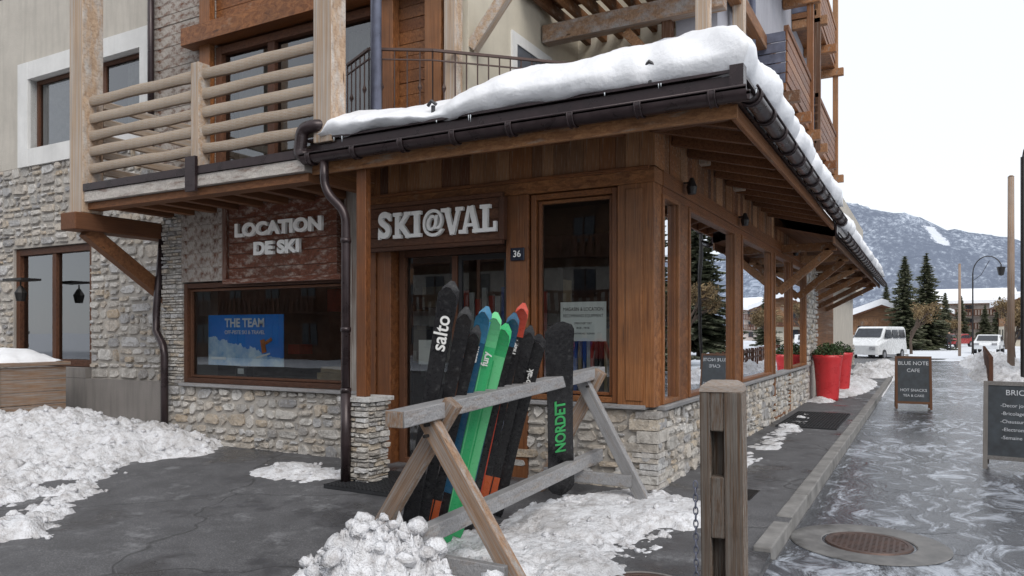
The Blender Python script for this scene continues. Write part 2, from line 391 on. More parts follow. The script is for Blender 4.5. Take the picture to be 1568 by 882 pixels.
for a,b_ in ys:
    z0=.85 if a!=14.05 else .02
    for (p,q,w,d) in ((a-.046,b_+.046,.046,.035),(a+.004,b_-.004,.03,.0)):
        t.box(XC-.1,XC+d,p,p+w,z0,3.02);t.box(XC-.1,XC+d,q-w,q,z0,3.02);t.box(XC-.1,XC+d-.003,p+w,q-w,3.02-w,3.02);t.box(XC-.1,XC+d-.003,p+w,q-w,z0,z0+w)
t.box(XC-.1,XC+.02,YF+.205,18.3,3.022,3.098)
t.box(-5.38,-5.25,6.27,6.36,.9,3.5)
t.build('larch_frame',['orange'],B,bevel=.006)
p=MB(); x=-6.12
while x<-2.4:
    w=U(.09,.2); p.box(x,min(x+w-.003,-2.36),YF-.03-U(0,.012),YF+.1,3.27,4.0); x+=w
y=YF+.11
while y<18.3:
    w=U(.1,.2); p.box(XC-.1,XC+U(0,.012),y,y+w-.003,3.265,4.05); y+=w
p.build('plank_band',['planks'],B)
p=MB(); z=2.32
while z<3.4:
    h=U(.15,.2); z1=min(z+h,3.42)
    p.box(-8.47,-6.5,YF-.06-U(0,.01),YF+.1,z,z1-.004,0); z=z1
p.box(-8.56,-6.42,YF-.1,YF-.062,2.26,2.33,0); p.box(-8.56,-8.48,YF-.1,YF-.05,2.335,3.4,0)
p.build('sign_panel_boards',['reddish'],B,bevel=.004)
p=MB(); z=2.32
while z<3.4:
    h=U(.16,.22); z1=min(z+h,3.42); p.box(-9.5,-8.57,YF-.03-U(0,.01),YF+.1,z,z1-.003,0); z=z1
p.box(-6.41,-6.13,YF-.02,YF+.15,.86,3.42)
p.build('weathered_boards',['weath'],B)
text('LOCATION',.235,(-7.49,YF-.105,2.975),FR,'wpaint',B,.022,.012,'location_lettering',1.32)
text('DE SKI',.225,(-7.50,YF-.105,2.71),FR,'wpaint',B,.022,.012,'rental_lettering',1.3)
t=MB()
def fr2(mb,x0,x1,z0,z1,w,y0,y1):
    mb.box(x0,x0+w,y0,y1,z0,z1);mb.box(x1-w,x1,y0,y1,z0,z1);mb.box(x0+w,x1-w,y0+.003,y1,z1-w,z1);mb.box(x0+w,x1-w,y0+.003,y1,z0,z0+w)
fr2(t,-9.49,-6.42,.862,2.3,.07,YF+.0,YF+.14); fr2(t,-9.415,-6.495,.937,2.22,.035,YF+.05,YF+.12)
fr2(t,-5.66,-4.07,-.02,2.59,.08,YF+.12,YF+.22); t.box(-4.905,-4.83,YF+.15,YF+.21,.0,2.5)
fr2(t,-15.2,-12.76,.98,3.16,.12,7.95,8.1); t.box(-14.05,-13.93,7.97,8.08,1.1,3.04)
fr2(t,-9.5,-6.25,3.62,5.95,.12,7.84,8.0); t.box(-8.42,-8.28,7.86,7.98,3.7,5.85); t.box(-7.32,-7.2,7.86,7.98,3.7,5.85)
fr2(t,-14.6,-11.35,4.87,6.3,.07,8.0,8.08); t.box(-12.6,-12.5,8.01,8.07,4.9,6.25)
t.build('brown_window_frames',['dark'],B,bevel=.005)
t=MB(); z=2.61
while z<3.05:
    t.box(-5.95,-4.08,YF-.15-U(0,.006),YF-.07,z,z+.115); z+=.118
t.box(-6.02,-4.03,YF-.18,YF-.12,3.08,3.13); t.box(-6.02,-4.03,YF-.18,YF-.12,2.56,2.607);t.box(-6.03,-5.955,YF-.18,YF-.1,2.607,3.08);t.box(-4.075,-4.01,YF-.18,YF-.1,2.607,3.08)
t.build('shop_sign_board',['dark'],B,bevel=.006)
l=MB(); YB=YF-.185; zb=2.70; H=.30
def st(p,q,w,yo):
    p=Vector((p[0],YB-yo,p[1]));q=Vector((q[0],YB-yo,q[1])); d=(q-p)/2; n=d.normalized().cross(Vector((0,1,0)))
    l.ob((p+q)/2,d,n*w/2,Vector((0,.022,0)))
def serif(cx,top,w=.12,yo=.002): z=zb+H-.02 if top else zb+.02; l.box(cx-w/2,cx+w/2,YB-.022-yo,YB+.02,z-.021,z+.021)
x=-5.44; st((x,zb),(x,zb+H),.062,0); serif(x,1);serif(x,0); st((x+.02,zb+.12),(x+.15,zb+H-.01),.05,.0012); st((x+.05,zb+.15),(x+.165,zb+.01),.062,.0024); serif(x+.15,1,.1,.004);serif(x+.17,0,.1,.004)
x=-5.165; st((x,zb),(x,zb+H),.064,0);serif(x,1,.13);serif(x,0,.13)
x=-4.665; st((x-.085,zb+H),(x,zb),.06,0); st((x+.085,zb+H),(x+.005,zb),.042,.0012); serif(x-.095,1,.115,.003);serif(x+.095,1,.10,.003)
x=-4.43; st((x-.085,zb),(x-.01,zb+H),.042,0); st((x+.09,zb),(x+.01,zb+H),.062,.0012); st((x-.06,zb+.09),(x+.07,zb+.09),.035,.0024); serif(x-.095,0,.1,.004);serif(x+.095,0,.12,.004)
x=-4.235; st((x,zb),(x,zb+H),.062,0);serif(x,1,.13);serif(x-.02,0,.09); st((x-.03,zb+.022),(x+.14,zb+.022),.044,.0012); st((x+.125,zb+.02),(x+.125,zb+.11),.034,.003)
l.build('shop_name_letters',['wpaint'],B)
text('S',.41,(-5.635,YB,zb+.15),FR,'wpaint',B,.022,.016,'letter_s',.92)
text('@',.32,(-4.935,YB,zb+.16),FR,'wpaint',B,.022,.006,'letter_at',.90)
l=MB(); l.box(-5.725,-5.70,YB-.02,YB+.02,zb+.0,zb+.085); l.box(-5.565,-5.54,YB-.02,YB+.02,zb+.215,zb+.30); l.build('letter_serifs',['wpaint'],B)
l=MB(); l.box(-3.99,-3.82,YF-.07,YF-.05,2.38,2.52); l.build('house_number_plate',[plain('blue_black_enamel',(.01,.014,.03),.3)],B,bevel=.005)
text('36',.1,(-3.905,YF-.075,2.45),FR,'wpaint',B,.002,.001,'house_number')
gl=MB()
def pane(mb,x0,x1,y,z0,z1): mb.poly([(x0,y,z0),(x1,y,z0),(x1,y,z1),(x0,y,z1)],[(0,0)]*4,(0,0,0))
pane(gl,-9.39,-6.52,YF+.09,.96,2.20); pane(gl,-3.66,-2.86,YF+.06,.96,2.99)
pane(gl,-5.58,-4.91,YF+.18,.06,2.51); pane(gl,-4.83,-4.15,YF+.185,.06,2.51)
gl.build('front_glass',['glass'],B)
gl=MB()
for a,b_ in ys:
    z0=.88 if a!=14.05 else .1
    gl.poly([(XC-.03,a+.03,z0),(XC-.03,b_-.03,z0),(XC-.03,b_-.03,3.0),(XC-.03,a+.03,3.0)],[(0,0)]*4,(0,0,0))
gl.build('side_glass',['gside'],B)
gl=MB(); pane(gl,-9.4,-6.35,7.93,3.72,5.85); pane(gl,-14.55,-11.4,8.04,4.92,6.25); pane(gl,-15.1,-12.86,8.03,1.08,3.06)
gl.build('upper_glass',['gup'],B)
d=MB()
for a,b_ in((-5.575,-4.92),(-4.82,-4.155)):
    yy=YF+.2 if a<-5 else YF+.165
    d.box(a,a+.045,yy,yy+.03,.0,2.5);d.box(b_-.045,b_,yy,yy+.03,.0,2.5);d.box(a+.045,b_-.045,yy,yy+.029,.0,.09);d.box(a+.045,b_-.045,yy,yy+.029,2.44,2.5)
d.build('sliding_door_frames',['black'],B)
n=MB()
n.box(-9.9,-2.7,7.6,19,-.03,0.003,1); n.box(-9.9,-2.55,7.6,19,3.35,3.45,0); n.box(-9.92,-9.6,7.91,19,.0,3.35,0); n.box(-9.6,-2.7,12.2,12.4,.0,3.34,0)
n.box(-9.5,-6.2,7.62,8.1,.5,.93,1)
for i in range(60):
    x=U(-9.3,-2.9); y=U(9.0,11.9); z=U(.4,2.2); n.box(x,x+U(.1,.5),y,y+.3,z,z+U(.15,.4),random.choice([2,3,4,5,3]))
n.box(-9.2,-3.2,11.7,12.1,1.0,1.05,1);n.box(-9.2,-3.2,11.7,12.1,1.8,1.85,1)
n.box(-7.3,-6.85,7.7,7.95,.94,1.04,5); n.box(-7.25,-6.6,7.72,7.98,1.045,1.12,5); n.box(-8.62,-8.4,7.46,7.58,.93,1.3,6); n.box(-8.57,-8.45,7.45,7.459,1.0,1.08,3);n.box(-8.57,-8.45,7.45,7.459,1.14,1.22,3)
for i in range(22):
    xx=-3.75+i*.052; zt=1.62+.02*math.sin(i*2.1); n.ob((xx,7.95+.02*math.sin(i),zt-.38),(.02,0,.004*math.sin(i*3)),(0,.24,0),(0,0,.38+.05*math.sin(i*1.7)),random.choice([2,6,4,5,6,2,3,6,4]))
n.tube([(-3.9,7.95,1.68),(-2.6,7.95,1.68)],.015,8,6)  # clothes rack added in place of colourful reflections in the right window
for i in range(16):
    xx=-5.6+i*.095; n.ob((xx,8.4,1.25),(.035,0,.0),(0,.02,0),(.01*math.sin(i),0,.85+.08*math.sin(i*2.3)),random.choice([2,6,4,3,3,6]))
n.box(-5.7,-4.0,8.45,8.6,0,2.4,0)
for i in range(9):
    xx=-7.4+i*.1; n.ob((xx,8.5,1.35),(.035,0,0),(0,.02,0),(0,0,.8+.06*math.sin(i*2)),random.choice([2,6,4,3,6]))
n.build('shop_interior',['dark_int','floor_int',plain('red_cloth',(.45,.04,.03),.8),plain('white_cloth',(.65,.65,.65),.8),plain('blue_cloth',(.03,.10,.38),.8),plain('carton',(.40,.30,.19),.8),'black'],B)
def postermat():
    m,nt,b=nm('blue_mountain_poster'); o=coords(nt,'Object'); sp=nt.nodes.new('ShaderNodeSeparateXYZ'); L(nt,o,sp.inputs[0])
    x=sp.outputs[0]; z=sp.outputs[2]
    nz=noi(nt,o,3,4,.65)
    line=mth(nt,'ADD',mth(nt,'MULTIPLY',mth(nt,'ADD',x,9.1),-.20),mth(nt,'MULTIPLY',nz,.35))
    f=mth(nt,'LESS_THAN',mth(nt,'SUBTRACT',z,1.36),line)
    c=mixc(nt,f,mixc(nt,nz,(.01,.18,.60),(.02,.30,.80)),mixc(nt,ramp(nt,nz,[(.4,0),(.6,1)]),(.25,.48,.75),(.7,.82,.9)))
    L(nt,c,b.inputs['Base Color']); b.inputs['Roughness'].default_value=.4; return m
p=MB(); p.box(-9.12,-7.62,7.40,7.41,1.12,1.84); po=p.build('team_poster',[postermat()],B)
text('THE TEAM',.17,(-8.37,7.392,1.72),FR,'wpaint',B,.001,.005,'poster_title')
text('OFF-PISTE SKI & TRAVEL',.075,(-8.37,7.392,1.59),FR,'wpaint',B,.001,.001,'poster_subtitle')
p=MB(); p.ob((-8.0,7.394,1.40),(.04,0,.01),(0,.003,0),(-.02,0,.09),0);p.ob((-8.0,7.393,1.27),(.13,0,.03),(0,.003,0),(0,0,.012),1); p.ob((-7.9,7.394,1.47),(.06,0,.03),(0,.003,0),(-.01,0,.02),0); p.box(-9.05,-8.75,7.392,7.398,1.2,1.24,1); p.build('poster_skier_graphic',[plain('orange_print',(.5,.15,.02),.5),'wpaint'],B)
p=MB(); p.box(-3.46,-2.93,YF+.10,YF+.105,1.50,1.92); p.box(-5.45,-5.05,YF+.24,YF+.245,1.2,1.5); p.build('white_notice',['wpaint'],B)
for i,(tx,zz,sz) in enumerate((('MAGASIN & LOCATION',1.84,.055),('RECOMMAND EQUIPMENT',1.77,.048),('OPEN EVERY DAY',1.69,.032),('8H30 - 19H30',1.64,.032),('SKI SNOWBOARD TELEMARK',1.58,.026))):
    text(tx,sz,(-3.195,YF+.097,zz),FR,'black',B,.0005,0,'notice_text',.8)
w=MB(); z=3.6
while z<7.6:
    h=U(.15,.2)
    for a,b_ in ((-11.0,-9.52),(-6.23,-5.3)):
        w.box(a,b_,7.86-U(0,.012),8.2,z,z+h-.004,0 if a<-7 else 1)
    if z>5.96: w.box(-9.52,-6.23,7.865,8.2,z,z+h-.004,1)
    z+=h
w.box(-6.3,-6.0,7.7,7.84,3.6,7.6,1);w.box(-5.5,-5.25,7.7,7.84,3.6,7.6,1);w.box(-9.75,-9.52,7.74,7.84,3.6,7.6,1)
w.box(-10,-5.2,7.6,7.84,5.98,6.25,1)
w.build('upper_timber_siding',['weath','orange'],B,bevel=.004)
w=MB()
w.box(-17,-14.62,7.9,8.2,4.7,8);w.box(-11.33,-11.0,7.9,8.2,4.7,8);w.box(-14.62,-11.33,7.9,8.2,6.32,8);w.box(-14.62,-11.33,7.9,8.2,4.7,4.85)
w.build('stucco_wall',['stucco'],B)
w=MB(); fr2(w,-14.95,-11.02,4.68,6.62,.32,7.84,7.897); fr2(w,-14.64,-11.3,4.86,6.33,.02,7.85,8.05); w.build('white_window_surround',['white'],B)
w=MB(); w.box(-5.24,-4.98,7.9,11.3,3.6,13.2); w.box(-4.98,-3.02,11.3,11.5,3.6,13.2); w.build('cream_wall',['cream'],B)
w=MB()
for y0,y1,z0,z1 in((9.0,9.14,4.2,5.75),(10.1,10.24,4.2,5.75),(9.14,10.1,5.6,5.75),(9.14,10.1,4.2,4.34)): w.box(-4.98,-4.95,y0,y1,z0,z1)
w.build('terrace_window_surround',['white'],B)
w=MB(); w.box(-4.979,-4.965,9.14,10.1,4.34,5.6); w.build('terrace_window_pane',[plain('grey_shutter',(.10,.11,.13),.3)],B)
w=MB(); w.box(-2.65,-2.45,10.2,20.5,3.9,13.2); w.box(-3.02,-2.655,10.2,11.5,3.9,13.2); w.build('grey_render_wall',['lilac'],B)
w=MB(); w.box(-16.8,-5.3,8.3,20.4,3.5,13.0); w.box(-5.3,-2.7,11.55,20.4,3.5,13.0); w.box(-17,-10,8.25,20,0,3.45); w.box(-9.9,-2.8,19.05,20,0,3.4);w.build('building_core',['mass'],B)
w=MB(); w.box(-17.6,-1.4,6.9,21.2,13.2,13.45); w.build('main_roof',['soffit'],B)
w=MB(); w.box(-17.6,-1.4,6.9,21.2,13.46,13.9); w.build('main_roof_snow',['snow'],B,bevel=.15,seg=3)
w=MB()
for x0,x1,yy,z0,z1 in((-9.3,-8.5,8.12,3.7,5.8),(-7.1,-6.4,8.12,3.7,5.8),(-14.5,-13.6,8.15,4.9,6.2),(-12.1,-11.5,8.15,4.9,6.2)):
    P=[[Vector((x0+(x1-x0)*i/40,yy+.025*math.sin(i*1.1),z)) for i in range(41)] for z in (z0,z1)]; w.grid(P)
w.build('curtains',['curtain'],B,smooth=True)
t=MB()
for xx,yy in((-2.33,9.0),(-2.30,10.85)): t.box(xx-.08,xx+.08,yy-.08,yy+.08,3.6,9.5,1)
t.beam((-4.95,10.0,6.0),(-2.3,10.0,6.0),.2,.26,0)
t.beam((-2.33,8.9,6.32),(-2.33,20,6.32),.16,.22,2)
for i in range(9): x=-4.8+i*.28; t.beam((x,9.2,6.35),(x,11.3,6.35),.09,.16,2)
t.box(-5,-2.3,9.1,10.19,6.44,6.5,2)
t.beam((-4.97,7.98,5.15),(-4.45,7.98,5.75),.13,.15,1)
t.box(-5.3,-4.9,7.7,7.9,6.1,6.4,1); t.beam((-5.1,7.75,3.8),(-5.1,7.75,7.5),.17,.17,1)
t.beam((-3.1,10.08,6.0),(-3.1,10.08,3.8),.14,.14,2); t.beam((-3.16,10.08,5.2),(-3.7,10.08,5.85),.12,.14,2)
t.build('terrace_timbers',['warmw','post','planks'],B,bevel=.008)
r=MB()
def railing(pts,z0,z1,sp=.13):
    for a,b_ in zip(pts[:-1],pts[1:]):
        a=Vector(a);b_=Vector(b_); r.beam((a.x,a.y,z1),(b_.x,b_.y,z1),.035,.03); r.beam((a.x,a.y,z1-.12),(b_.x,b_.y,z1-.12),.02,.015); r.beam((a.x,a.y,z0),(b_.x,b_.y,z0),.03,.02)
        nn=int((b_-a).length/sp)
        for i in range(nn+1):
            q=a+(b_-a)*i/nn; r.tube([(q.x,q.y,z0),(q.x,q.y,z1)],.009,6,cap=False)
            if i%3==1: r.tube([(q.x,q.y,z0+.45),(q.x,q.y,z0+.5),(q.x,q.y,z0+.55)],[.01,.028,.01],6,cap=False)
railing([(-6.45,7.35,0),(-5.85,7.05,0),(-5.2,7.45,0),(-3.9,8.7,0),(-3.2,9.1,0),(-2.5,9.9,0)],4.05,5.0)
r.build('iron_terrace_railing',['rust'],B)
t=MB()
for fz in(5.5,8.15,10.8):
    for y0,y1 in((12.7,15.6),(16.6,20.3)):
        t.box(-2.448,-1.95,y0,y1,fz,fz+.12,0)
        for yy in (y0+.1,(y0+y1)/2,y1-.1): t.beam((-2.44,yy,fz-.1),(-1.75,yy,fz-.1),.14,.18,1)
        t.box(-1.99,-1.91,y0,y1,fz+.95,fz+1.05,1)
        zz=fz+.125
        while zz<fz+.9: t.box(-1.96,-1.93,y0,y1,zz,zz+.155,0); t.box(-2.44,-1.965,y0,y0+.03,zz,zz+.155,2); zz+=.17
        t.box(-2.0,-1.88,y1-.12,y1,fz-.15,fz+2.6,1)
        if y0>13: t.box(-2.0,-1.88,y0,y0+.12,fz-.15,fz+2.6,1)
t.box(-2.44,-1.85,12.3,20.6,12.0,12.12,0)
t.build('side_balconies',['orange','planks','steel'],B,bevel=.006)
t=MB(); t.tube([(-2.38,12.2,3.9),(-2.38,12.2,13)],.05,10); t.tube([(-5.62,6.9,3.6),(-5.62,6.9,8)],.065,12); t.build('grey_downpipes',['steel'],B,smooth=True)
t=MB(); t.tube([(-10.96,7.78,4.3),(-10.96,7.78,8)],.05,10)
t.tube([(-9.98,7.3,3.2),(-10.02,7.2,1.9),(-10.02,7.2,1.6),(-9.75,7.12,1.4),(-9.72,7.12,1.25),(-9.72,7.12,.02)],.055,12)
t.build('brown_wall_downpipes',['gutter'],B,smooth=True)
# ---------------------------------------------------------------- balcony with slab rails
YB2=6.2
t=MB()
def slab(a,b_,y,zz,hh):
    n_=14; rows=[]; ph=U(0,9); o=U(0,30); col=(R(),R(),R())
    sec=[(-.028,-.5),(-.045,-.30),(-.05,0),(-.045,.30),(-.028,.5),(.02,.5),(.02,-.5)]
    for j in range(n_+1):
        x=a+(b_-a)*j/n_; h2=hh*(1+.16*noise.noise(Vector((x*2.2,ph,0)))); zc=zz+.014*noise.noise(Vector((x*1.6,ph,5)))
        rows.append([Vector((x,y+sy,zc+sz*h2)) for sy,sz in sec]+[Vector((x,y+sec[0][0],zc+sec[0][1]*h2))])
    i0=len(t.v); nc=len(sec)+1
    for rw in rows:
        for p_ in rw: t.v.append(tuple(p_))
    for i in range(n_):
        for j in range(nc-1):
            x0_=(b_-a)*i/n_;x1_=(b_-a)*(i+1)/n_
            t.f.append([i0+i*nc+j,i0+(i+1)*nc+j,i0+(i+1)*nc+j+1,i0+i*nc+j+1]); t.uv.append([(o+x0_,o+j*.03),(o+x1_,o+j*.03),(o+x1_,o+j*.03+.03),(o+x0_,o+j*.03+.03)]); t.c.append(col); t.m.append(0)
for i,zz in enumerate((3.83,4.06,4.28,4.51,4.75)):
    slab(-10.0,-7.84,YB2,zz,.125); slab(-7.70,-5.74,YB2,zz,.125)
t.build('slab_rails',['pale'],B,smooth=True)
t=MB()
for zz in (3.83,4.06,4.28,4.51,4.75): t.box(-10.03,-9.98,6.37,7.85,zz-.06,zz+.06)
t.build('side_slab_rails',['pale'],B,bevel=.012)
t=MB()
t.box(-10.28,-9.98,YB2-.14,YB2+.16,3.22,8.2); t.box(-5.86,-5.60,YB2-.08,YB2+.16,3.66,8.2)
t.box(-7.84,-7.70,YB2-.1,YB2+.08,3.5,4.88)
t.build('balcony_posts',['post'],B,bevel=.012,seg=2)
t=MB(); t.box(-9.97,-5.95,YB2-.12,YB2+.06,3.36,3.50,2); t.box(-10.1,-5.95,YB2-.06,YB2+.12,3.26,3.355,1)
for i in range(9): x=-9.8+i*.47; t.box(x,x+.12,YB2+.13,7.86,3.28,3.42,1)
t.box(-10.1,-5.9,YB2+.07,7.86,3.43,3.5,1)
t.build('balcony_floor',['weath','soffit','worn'],B,bevel=.005)
t=MB(); t.box(-9.97,-5.9,YB2-.14,YB2+.2,3.505,3.60); t.box(-7.86,-7.68,YB2-.165,YB2-.125,3.3,3.72); t.build('balcony_flashing',['gutter'],B)
t=MB(); t.box(-10.30,-9.96,5.95,7.9,2.98,3.215); t.beam((-10.13,6.2,3.0),(-10.13,7.72,1.95),.17,.2); t.box(-10.24,-10.02,7.68,7.88,1.75,2.97)
t.build('cantilever_brace',['soffit'],B,bevel=.012)
# ---------------------------------------------------------------- pent roof
XG,YG=-1.35,6.2
t=MB()
def slabq(a,b_,c_,d_,m): t.poly([a,b_,c_,d_],[(p_[0],p_[1]) for p_ in (a,b_,c_,d_)],(.4,.5,.5),m)
S=.25
def roofsec(x_l,y_end,dz,front=True):
    d=1.75
    for base,m in((3.46+dz,0),(3.66+dz,1)):
        if front: slabq((x_l,YG,base),(XG,YG,base),(XG-d,YG+d,base+S*d),(x_l,YG+d,base+S*d),m)
        y0=YG if front else 14.0
        slabq((XG,y0,base),(XG,y_end,base),(XG-d,y_end,base+S*d),(XG-d,YG+d if front else y0,base+S*d),m)
roofsec(-5.9,13.85,0); roofsec(0,29,-.22,False)
t.build('pent_roof_deck',['soffit','slate'],B)
t=MB()
x=-5.8
while x<-1.6:
    t.beam((x,YG+.05,3.40),(x,YG+1.05,3.40+S*1.0),.07,.10); x+=.62
y=6.6
while y<13.7:
    t.beam((XG-.05,y,3.40),(XG-1.0,y,3.40+S*.95),.07,.10); y+=.62
t.beam((XG-.1,YG+.1,3.42),(XG-1.0,YG+1.0,3.42+S*.9),.1,.12)
t.build('eave_rafters',['soffit'],B)
t=MB(); t.box(-5.95,XG+.02,YG-.0,YG+.04,3.34,3.47); t.box(XG-.04,XG,YG+.045,13.85,3.34,3.47); t.box(XG-.04,XG,14.0,29,3.12,3.25)
t.box(-5.95,-5.91,YG+.05,YG+1.6,3.36,3.9)
t.build('eave_fascia_board',['planks'],B,bevel=.004)
t=MB(); t.box(-5.95,XG+.03,YG-.03,YG-.002,3.475,3.68); t.box(XG+.002,XG+.03,YG,13.85,3.475,3.68);t.box(XG+.002,XG+.03,14.0,29,3.255,3.46)
t.box(-5.97,XG+.06,YG-.07,YG+.05,3.69,3.715); t.box(XG-.05,XG+.065,YG+.055,13.86,3.69,3.715)
t.box(XG-.02,XG+.09,YG-.1,YG+.02,3.45,3.74)
t.build('metal_fascia',['gutter'],B)
t=MB()
def gutter(p,q,r=.075):
    p=Vector(p);q=Vector(q);dv=(q-p).normalized(); sd=dv.cross(Z)
    rows=[]
    for P_ in(p,q):
        row=[P_+sd*r*math.cos(a)+Z*r*math.sin(a) for a in [math.pi+math.pi*k/10 for k in range(11)]]
        row=[row[0]+Z*.03]+row+[row[-1]+Z*.03]
        rows.append(row)
    t.grid(rows); t.grid([[v+Z*.006 for v in rw] for rw in rows])
    n_=int((q-p).length/.62)
    for i in range(n_+1):
        c0=p+dv*(.12+i*.62)
        if (c0-p).length>(q-p).length: break
        rows=[[c0+dv*o+sd*(r+.012)*math.cos(a)+Z*(r+.012)*math.sin(a) for a in [math.pi*.9+math.pi*1.2*k/12 for k in range(13)]] for o in(-.025,.025)]
        t.grid(rows)
        for rw in rows: t.tube(rw,.008,5,cap=False)
    for off in(-r,r): t.tube([p+sd*off+Z*.03,q+sd*off+Z*.03],.011,6)
gutter((-5.95,YG-.12,3.50),(XG+.13,YG-.12,3.50)); gutter((XG+.13,YG-.14,3.50),(XG+.13,13.9,3.47)); gutter((XG+.13,14.0,3.28),(XG+.13,29,3.25))
def bend(pts,n_=6):
    pts=[Vector(p) for p in pts]; out=[pts[0]]
    for i in range(1,len(pts)-1):
        a,b_,c_=pts[i-1],pts[i],pts[i+1]; r_=min((a-b_).length,(c_-b_).length)*.45
        A=b_+(a-b_).normalized()*r_; C=b_+(c_-b_).normalized()*r_
        for k_ in range(n_+1): u_=k_/n_; out.append(A*(1-u_)**2+b_*2*u_*(1-u_)+C*u_*u_)
    out.append(pts[-1]); return out
t.tube(bend([(-5.66,YG-.12,3.46),(-5.66,YG-.12,3.12),(-5.41,YG-.06,2.88),(-5.41,YG-.06,2.6),(-5.41,YG-.06,.0)]),.048,12)
for z in(2.55,1.6,.95): t.tube([(-5.41,YG-.06,z),(-5.41,YG-.06,z+.05)],.058,12)
t.tube([(-5.41,YG-.06,.0),(-5.41,YG-.06,.95)],.056,12)
t.tube(bend([(-5.62,6.9,3.85),(-5.62,6.5,3.85),(-5.8,6.1,3.85),(-5.98,YG-.12,3.82),(-6.02,YG-.12,3.55),(-5.9,YG-.12,3.5)]),.07,12)
t.build('brown_gutters',['gutter'],B,smooth=True)
def prof(k):
    pr=[(.10,0),(-.03,.0),(-.09,.22),(-.10,.45),(-.05,.72),(.06,.92),(.25,1.02),(.6,1.12),(1.0,1.2),(1.4,1.25),(1.8,1.28)]
    x=k*(len(pr)-1); i=min(int(x),len(pr)-2); f=x-i
    def cr(a,b_,c_,d_,t_): return .5*((2*b_)+(-a+c_)*t_+(2*a-5*b_+4*c_-d_)*t_*t_+(-a+3*b_-3*c_+d_)*t_**3)
    g4=[pr[max(0,min(len(pr)-1,i+o))] for o in(-1,0,1,2)]
    return cr(*[q[0] for q in g4],f),cr(*[q[1] for q in g4],f)
def snowroof(name,path,zb_,th):
    mb=MB(); P=[]; K=34
    n_=len(path)
    for i,(e,inw) in enumerate(path):
        e=Vector(e);inw=Vector(inw); row=[]
        nz=noise.fractal(Vector((e.x*.7,e.y*.7,3.1)),1.0,2,3); T=th(i/(n_-1))*(1+.36*nz)
        ed=.05*noise.fractal(Vector((e.x*1.3,e.y*1.3,9)),.9,2,3)+.02
        nt_=noise.noise(Vector((e.x*1.5,e.y*1.5,21))); notch=max(0,nt_-.28)*.42
        endf=sm(min(i,n_-1-i)/5.0)
        for k_ in range(K+1):
            d,h=prof(k_/K)
            dd=d-ed*(1-sm(d/.4))+notch*(1-sm(d/.35)); z=zb_+S*max(0,d)+h*T*max(.05,endf)
            p=e+inw*dd; q=Vector((p.x*1.9,p.y*1.9,z*3.2))
            dn=noise.fractal(q,.9,2,4)*.033*min(1,k_/4)
            dn2=noise.noise(Vector((p.x*.8,p.y*.8,5)))*.09*min(1,k_/12)
            z2=z+dn+dn2
            if k_<=3: z2-= .04*max(0,noise.noise(Vector((e.x*3,e.y*3,1))))
            row.append(Vector((p.x-inw.x*dn*.8,p.y-inw.y*dn*.8,z2)))
        P.append(row)
    mb.grid(P); o=mb.build(name,['snow'],B,smooth=True); return o
n1=130;x0=-5.75;path2=[]
for i in range(n1):
    f=i/n1; path2.append(((x0+(XG-x0)*f,YG-.02,0),(-(f**6),1,0)))
m1=140
for j in range(m1+1):
    f=j/m1; path2.append(((XG+.02,YG-.02+(13.8-YG)*f,0),(-1,((1-f)**8),0)))
snowroof('pent_roof_snow',path2,3.715,lambda f:.21+.15*sm(f/.33))
path3=[((XG+.02,14.02+15*j/90,0),(-1,0,0)) for j in range(91)]
snowroof('pent_roof_snow_rear',path3,3.48,lambda f:.36)
t=MB()
for x in (-4.3,-3.1,-2.05):
    t.beam((x,YG-.03,3.72),(x,YG-.03,3.86),.03,.03); t.tube([(x-.05,YG-.05,3.86),(x,YG-.06,3.9),(x+.05,YG-.05,3.86)],.018,6)
t.build('snow_guards',['slate'],B)
t=MB()
for i in range(8):
    x=U(-5.6,-1.5); ln=U(.02,.07); t.tube([(x,YG-.085,3.69),(x+.002,YG-.085,3.69-ln)],[.006,.001],6)
for i in range(22):
    y=U(6.4,13.6); ln=U(.03,.12); t.tube([(XG+.08,y,3.69),(XG+.08,y,3.69-ln)],[.008,.001],6)
t.build('icicles',[plain('ice',(.6,.65,.7),.1)],B,smooth=True)
t=MB(); t.box(-9,-3.05,20.05,40,0,3.35,0); t.box(-3.05,-2.95,20.1,30,.8,3.2,1)
t.box(-9,-2.6,28,40,3.35,6.5,0)
t.build('rear_wing_walls',['stucco','planks'],B)
t=MB(); stones(t,(-3.0,20.02,0),YU,NS,19.9,1.0,(.1,.2),(.15,.5)); t.build('rear_wing_stone',['stone'],B)
t=MB()
for yy in(14.8,17.2,19.8,22.4,25,27.6):
    t.beam((-2.4 if yy<19 else -2.95,yy,2.35),(XG-.15,yy,3.1),.12,.14); t.beam((-2.5 if yy<19 else -3,yy,3.16),(XG-.05,yy,3.16),.12,.15)
t.build('canopy_braces',['planks'],B,bevel=.006)
t=MB()
for yy in (8.2,11.0,15.85): t.tube([(XC+.02,yy,3.25),(XC+.12,yy,3.25)],.012,6); t.tube([(XC+.12,yy,3.3),(XC+.12,yy,3.2),(XC+.12,yy,3.12)],[.02,.06,.045],10)
t.build('spot_lamps',['iron'],B)
WL=root('wall_lantern',(-14.2,7.6,2.4)); t=MB(); t.box(-14.6,-14.0,7.4,7.75,2.52,2.56); t.tube([(-14.2,7.5,2.5),(-14.2,7.5,2.4)],.015,6);t.tube([(-14.2,7.5,2.42),(-14.2,7.5,2.3),(-14.2,7.5,2.15)],[.03,.1,.07],10); t.build('lantern_body',['iron'],WL)
PB=root('wooden_planter_box',(-12.2,6.6,0)); t=MB()
for i in range(5): t.box(-13.6,-12.3,6.1,6.15,.05+i*.2,.24+i*.2); t.box(-12.35,-12.3,6.155,7.2,.05+i*.2,.24+i*.2)
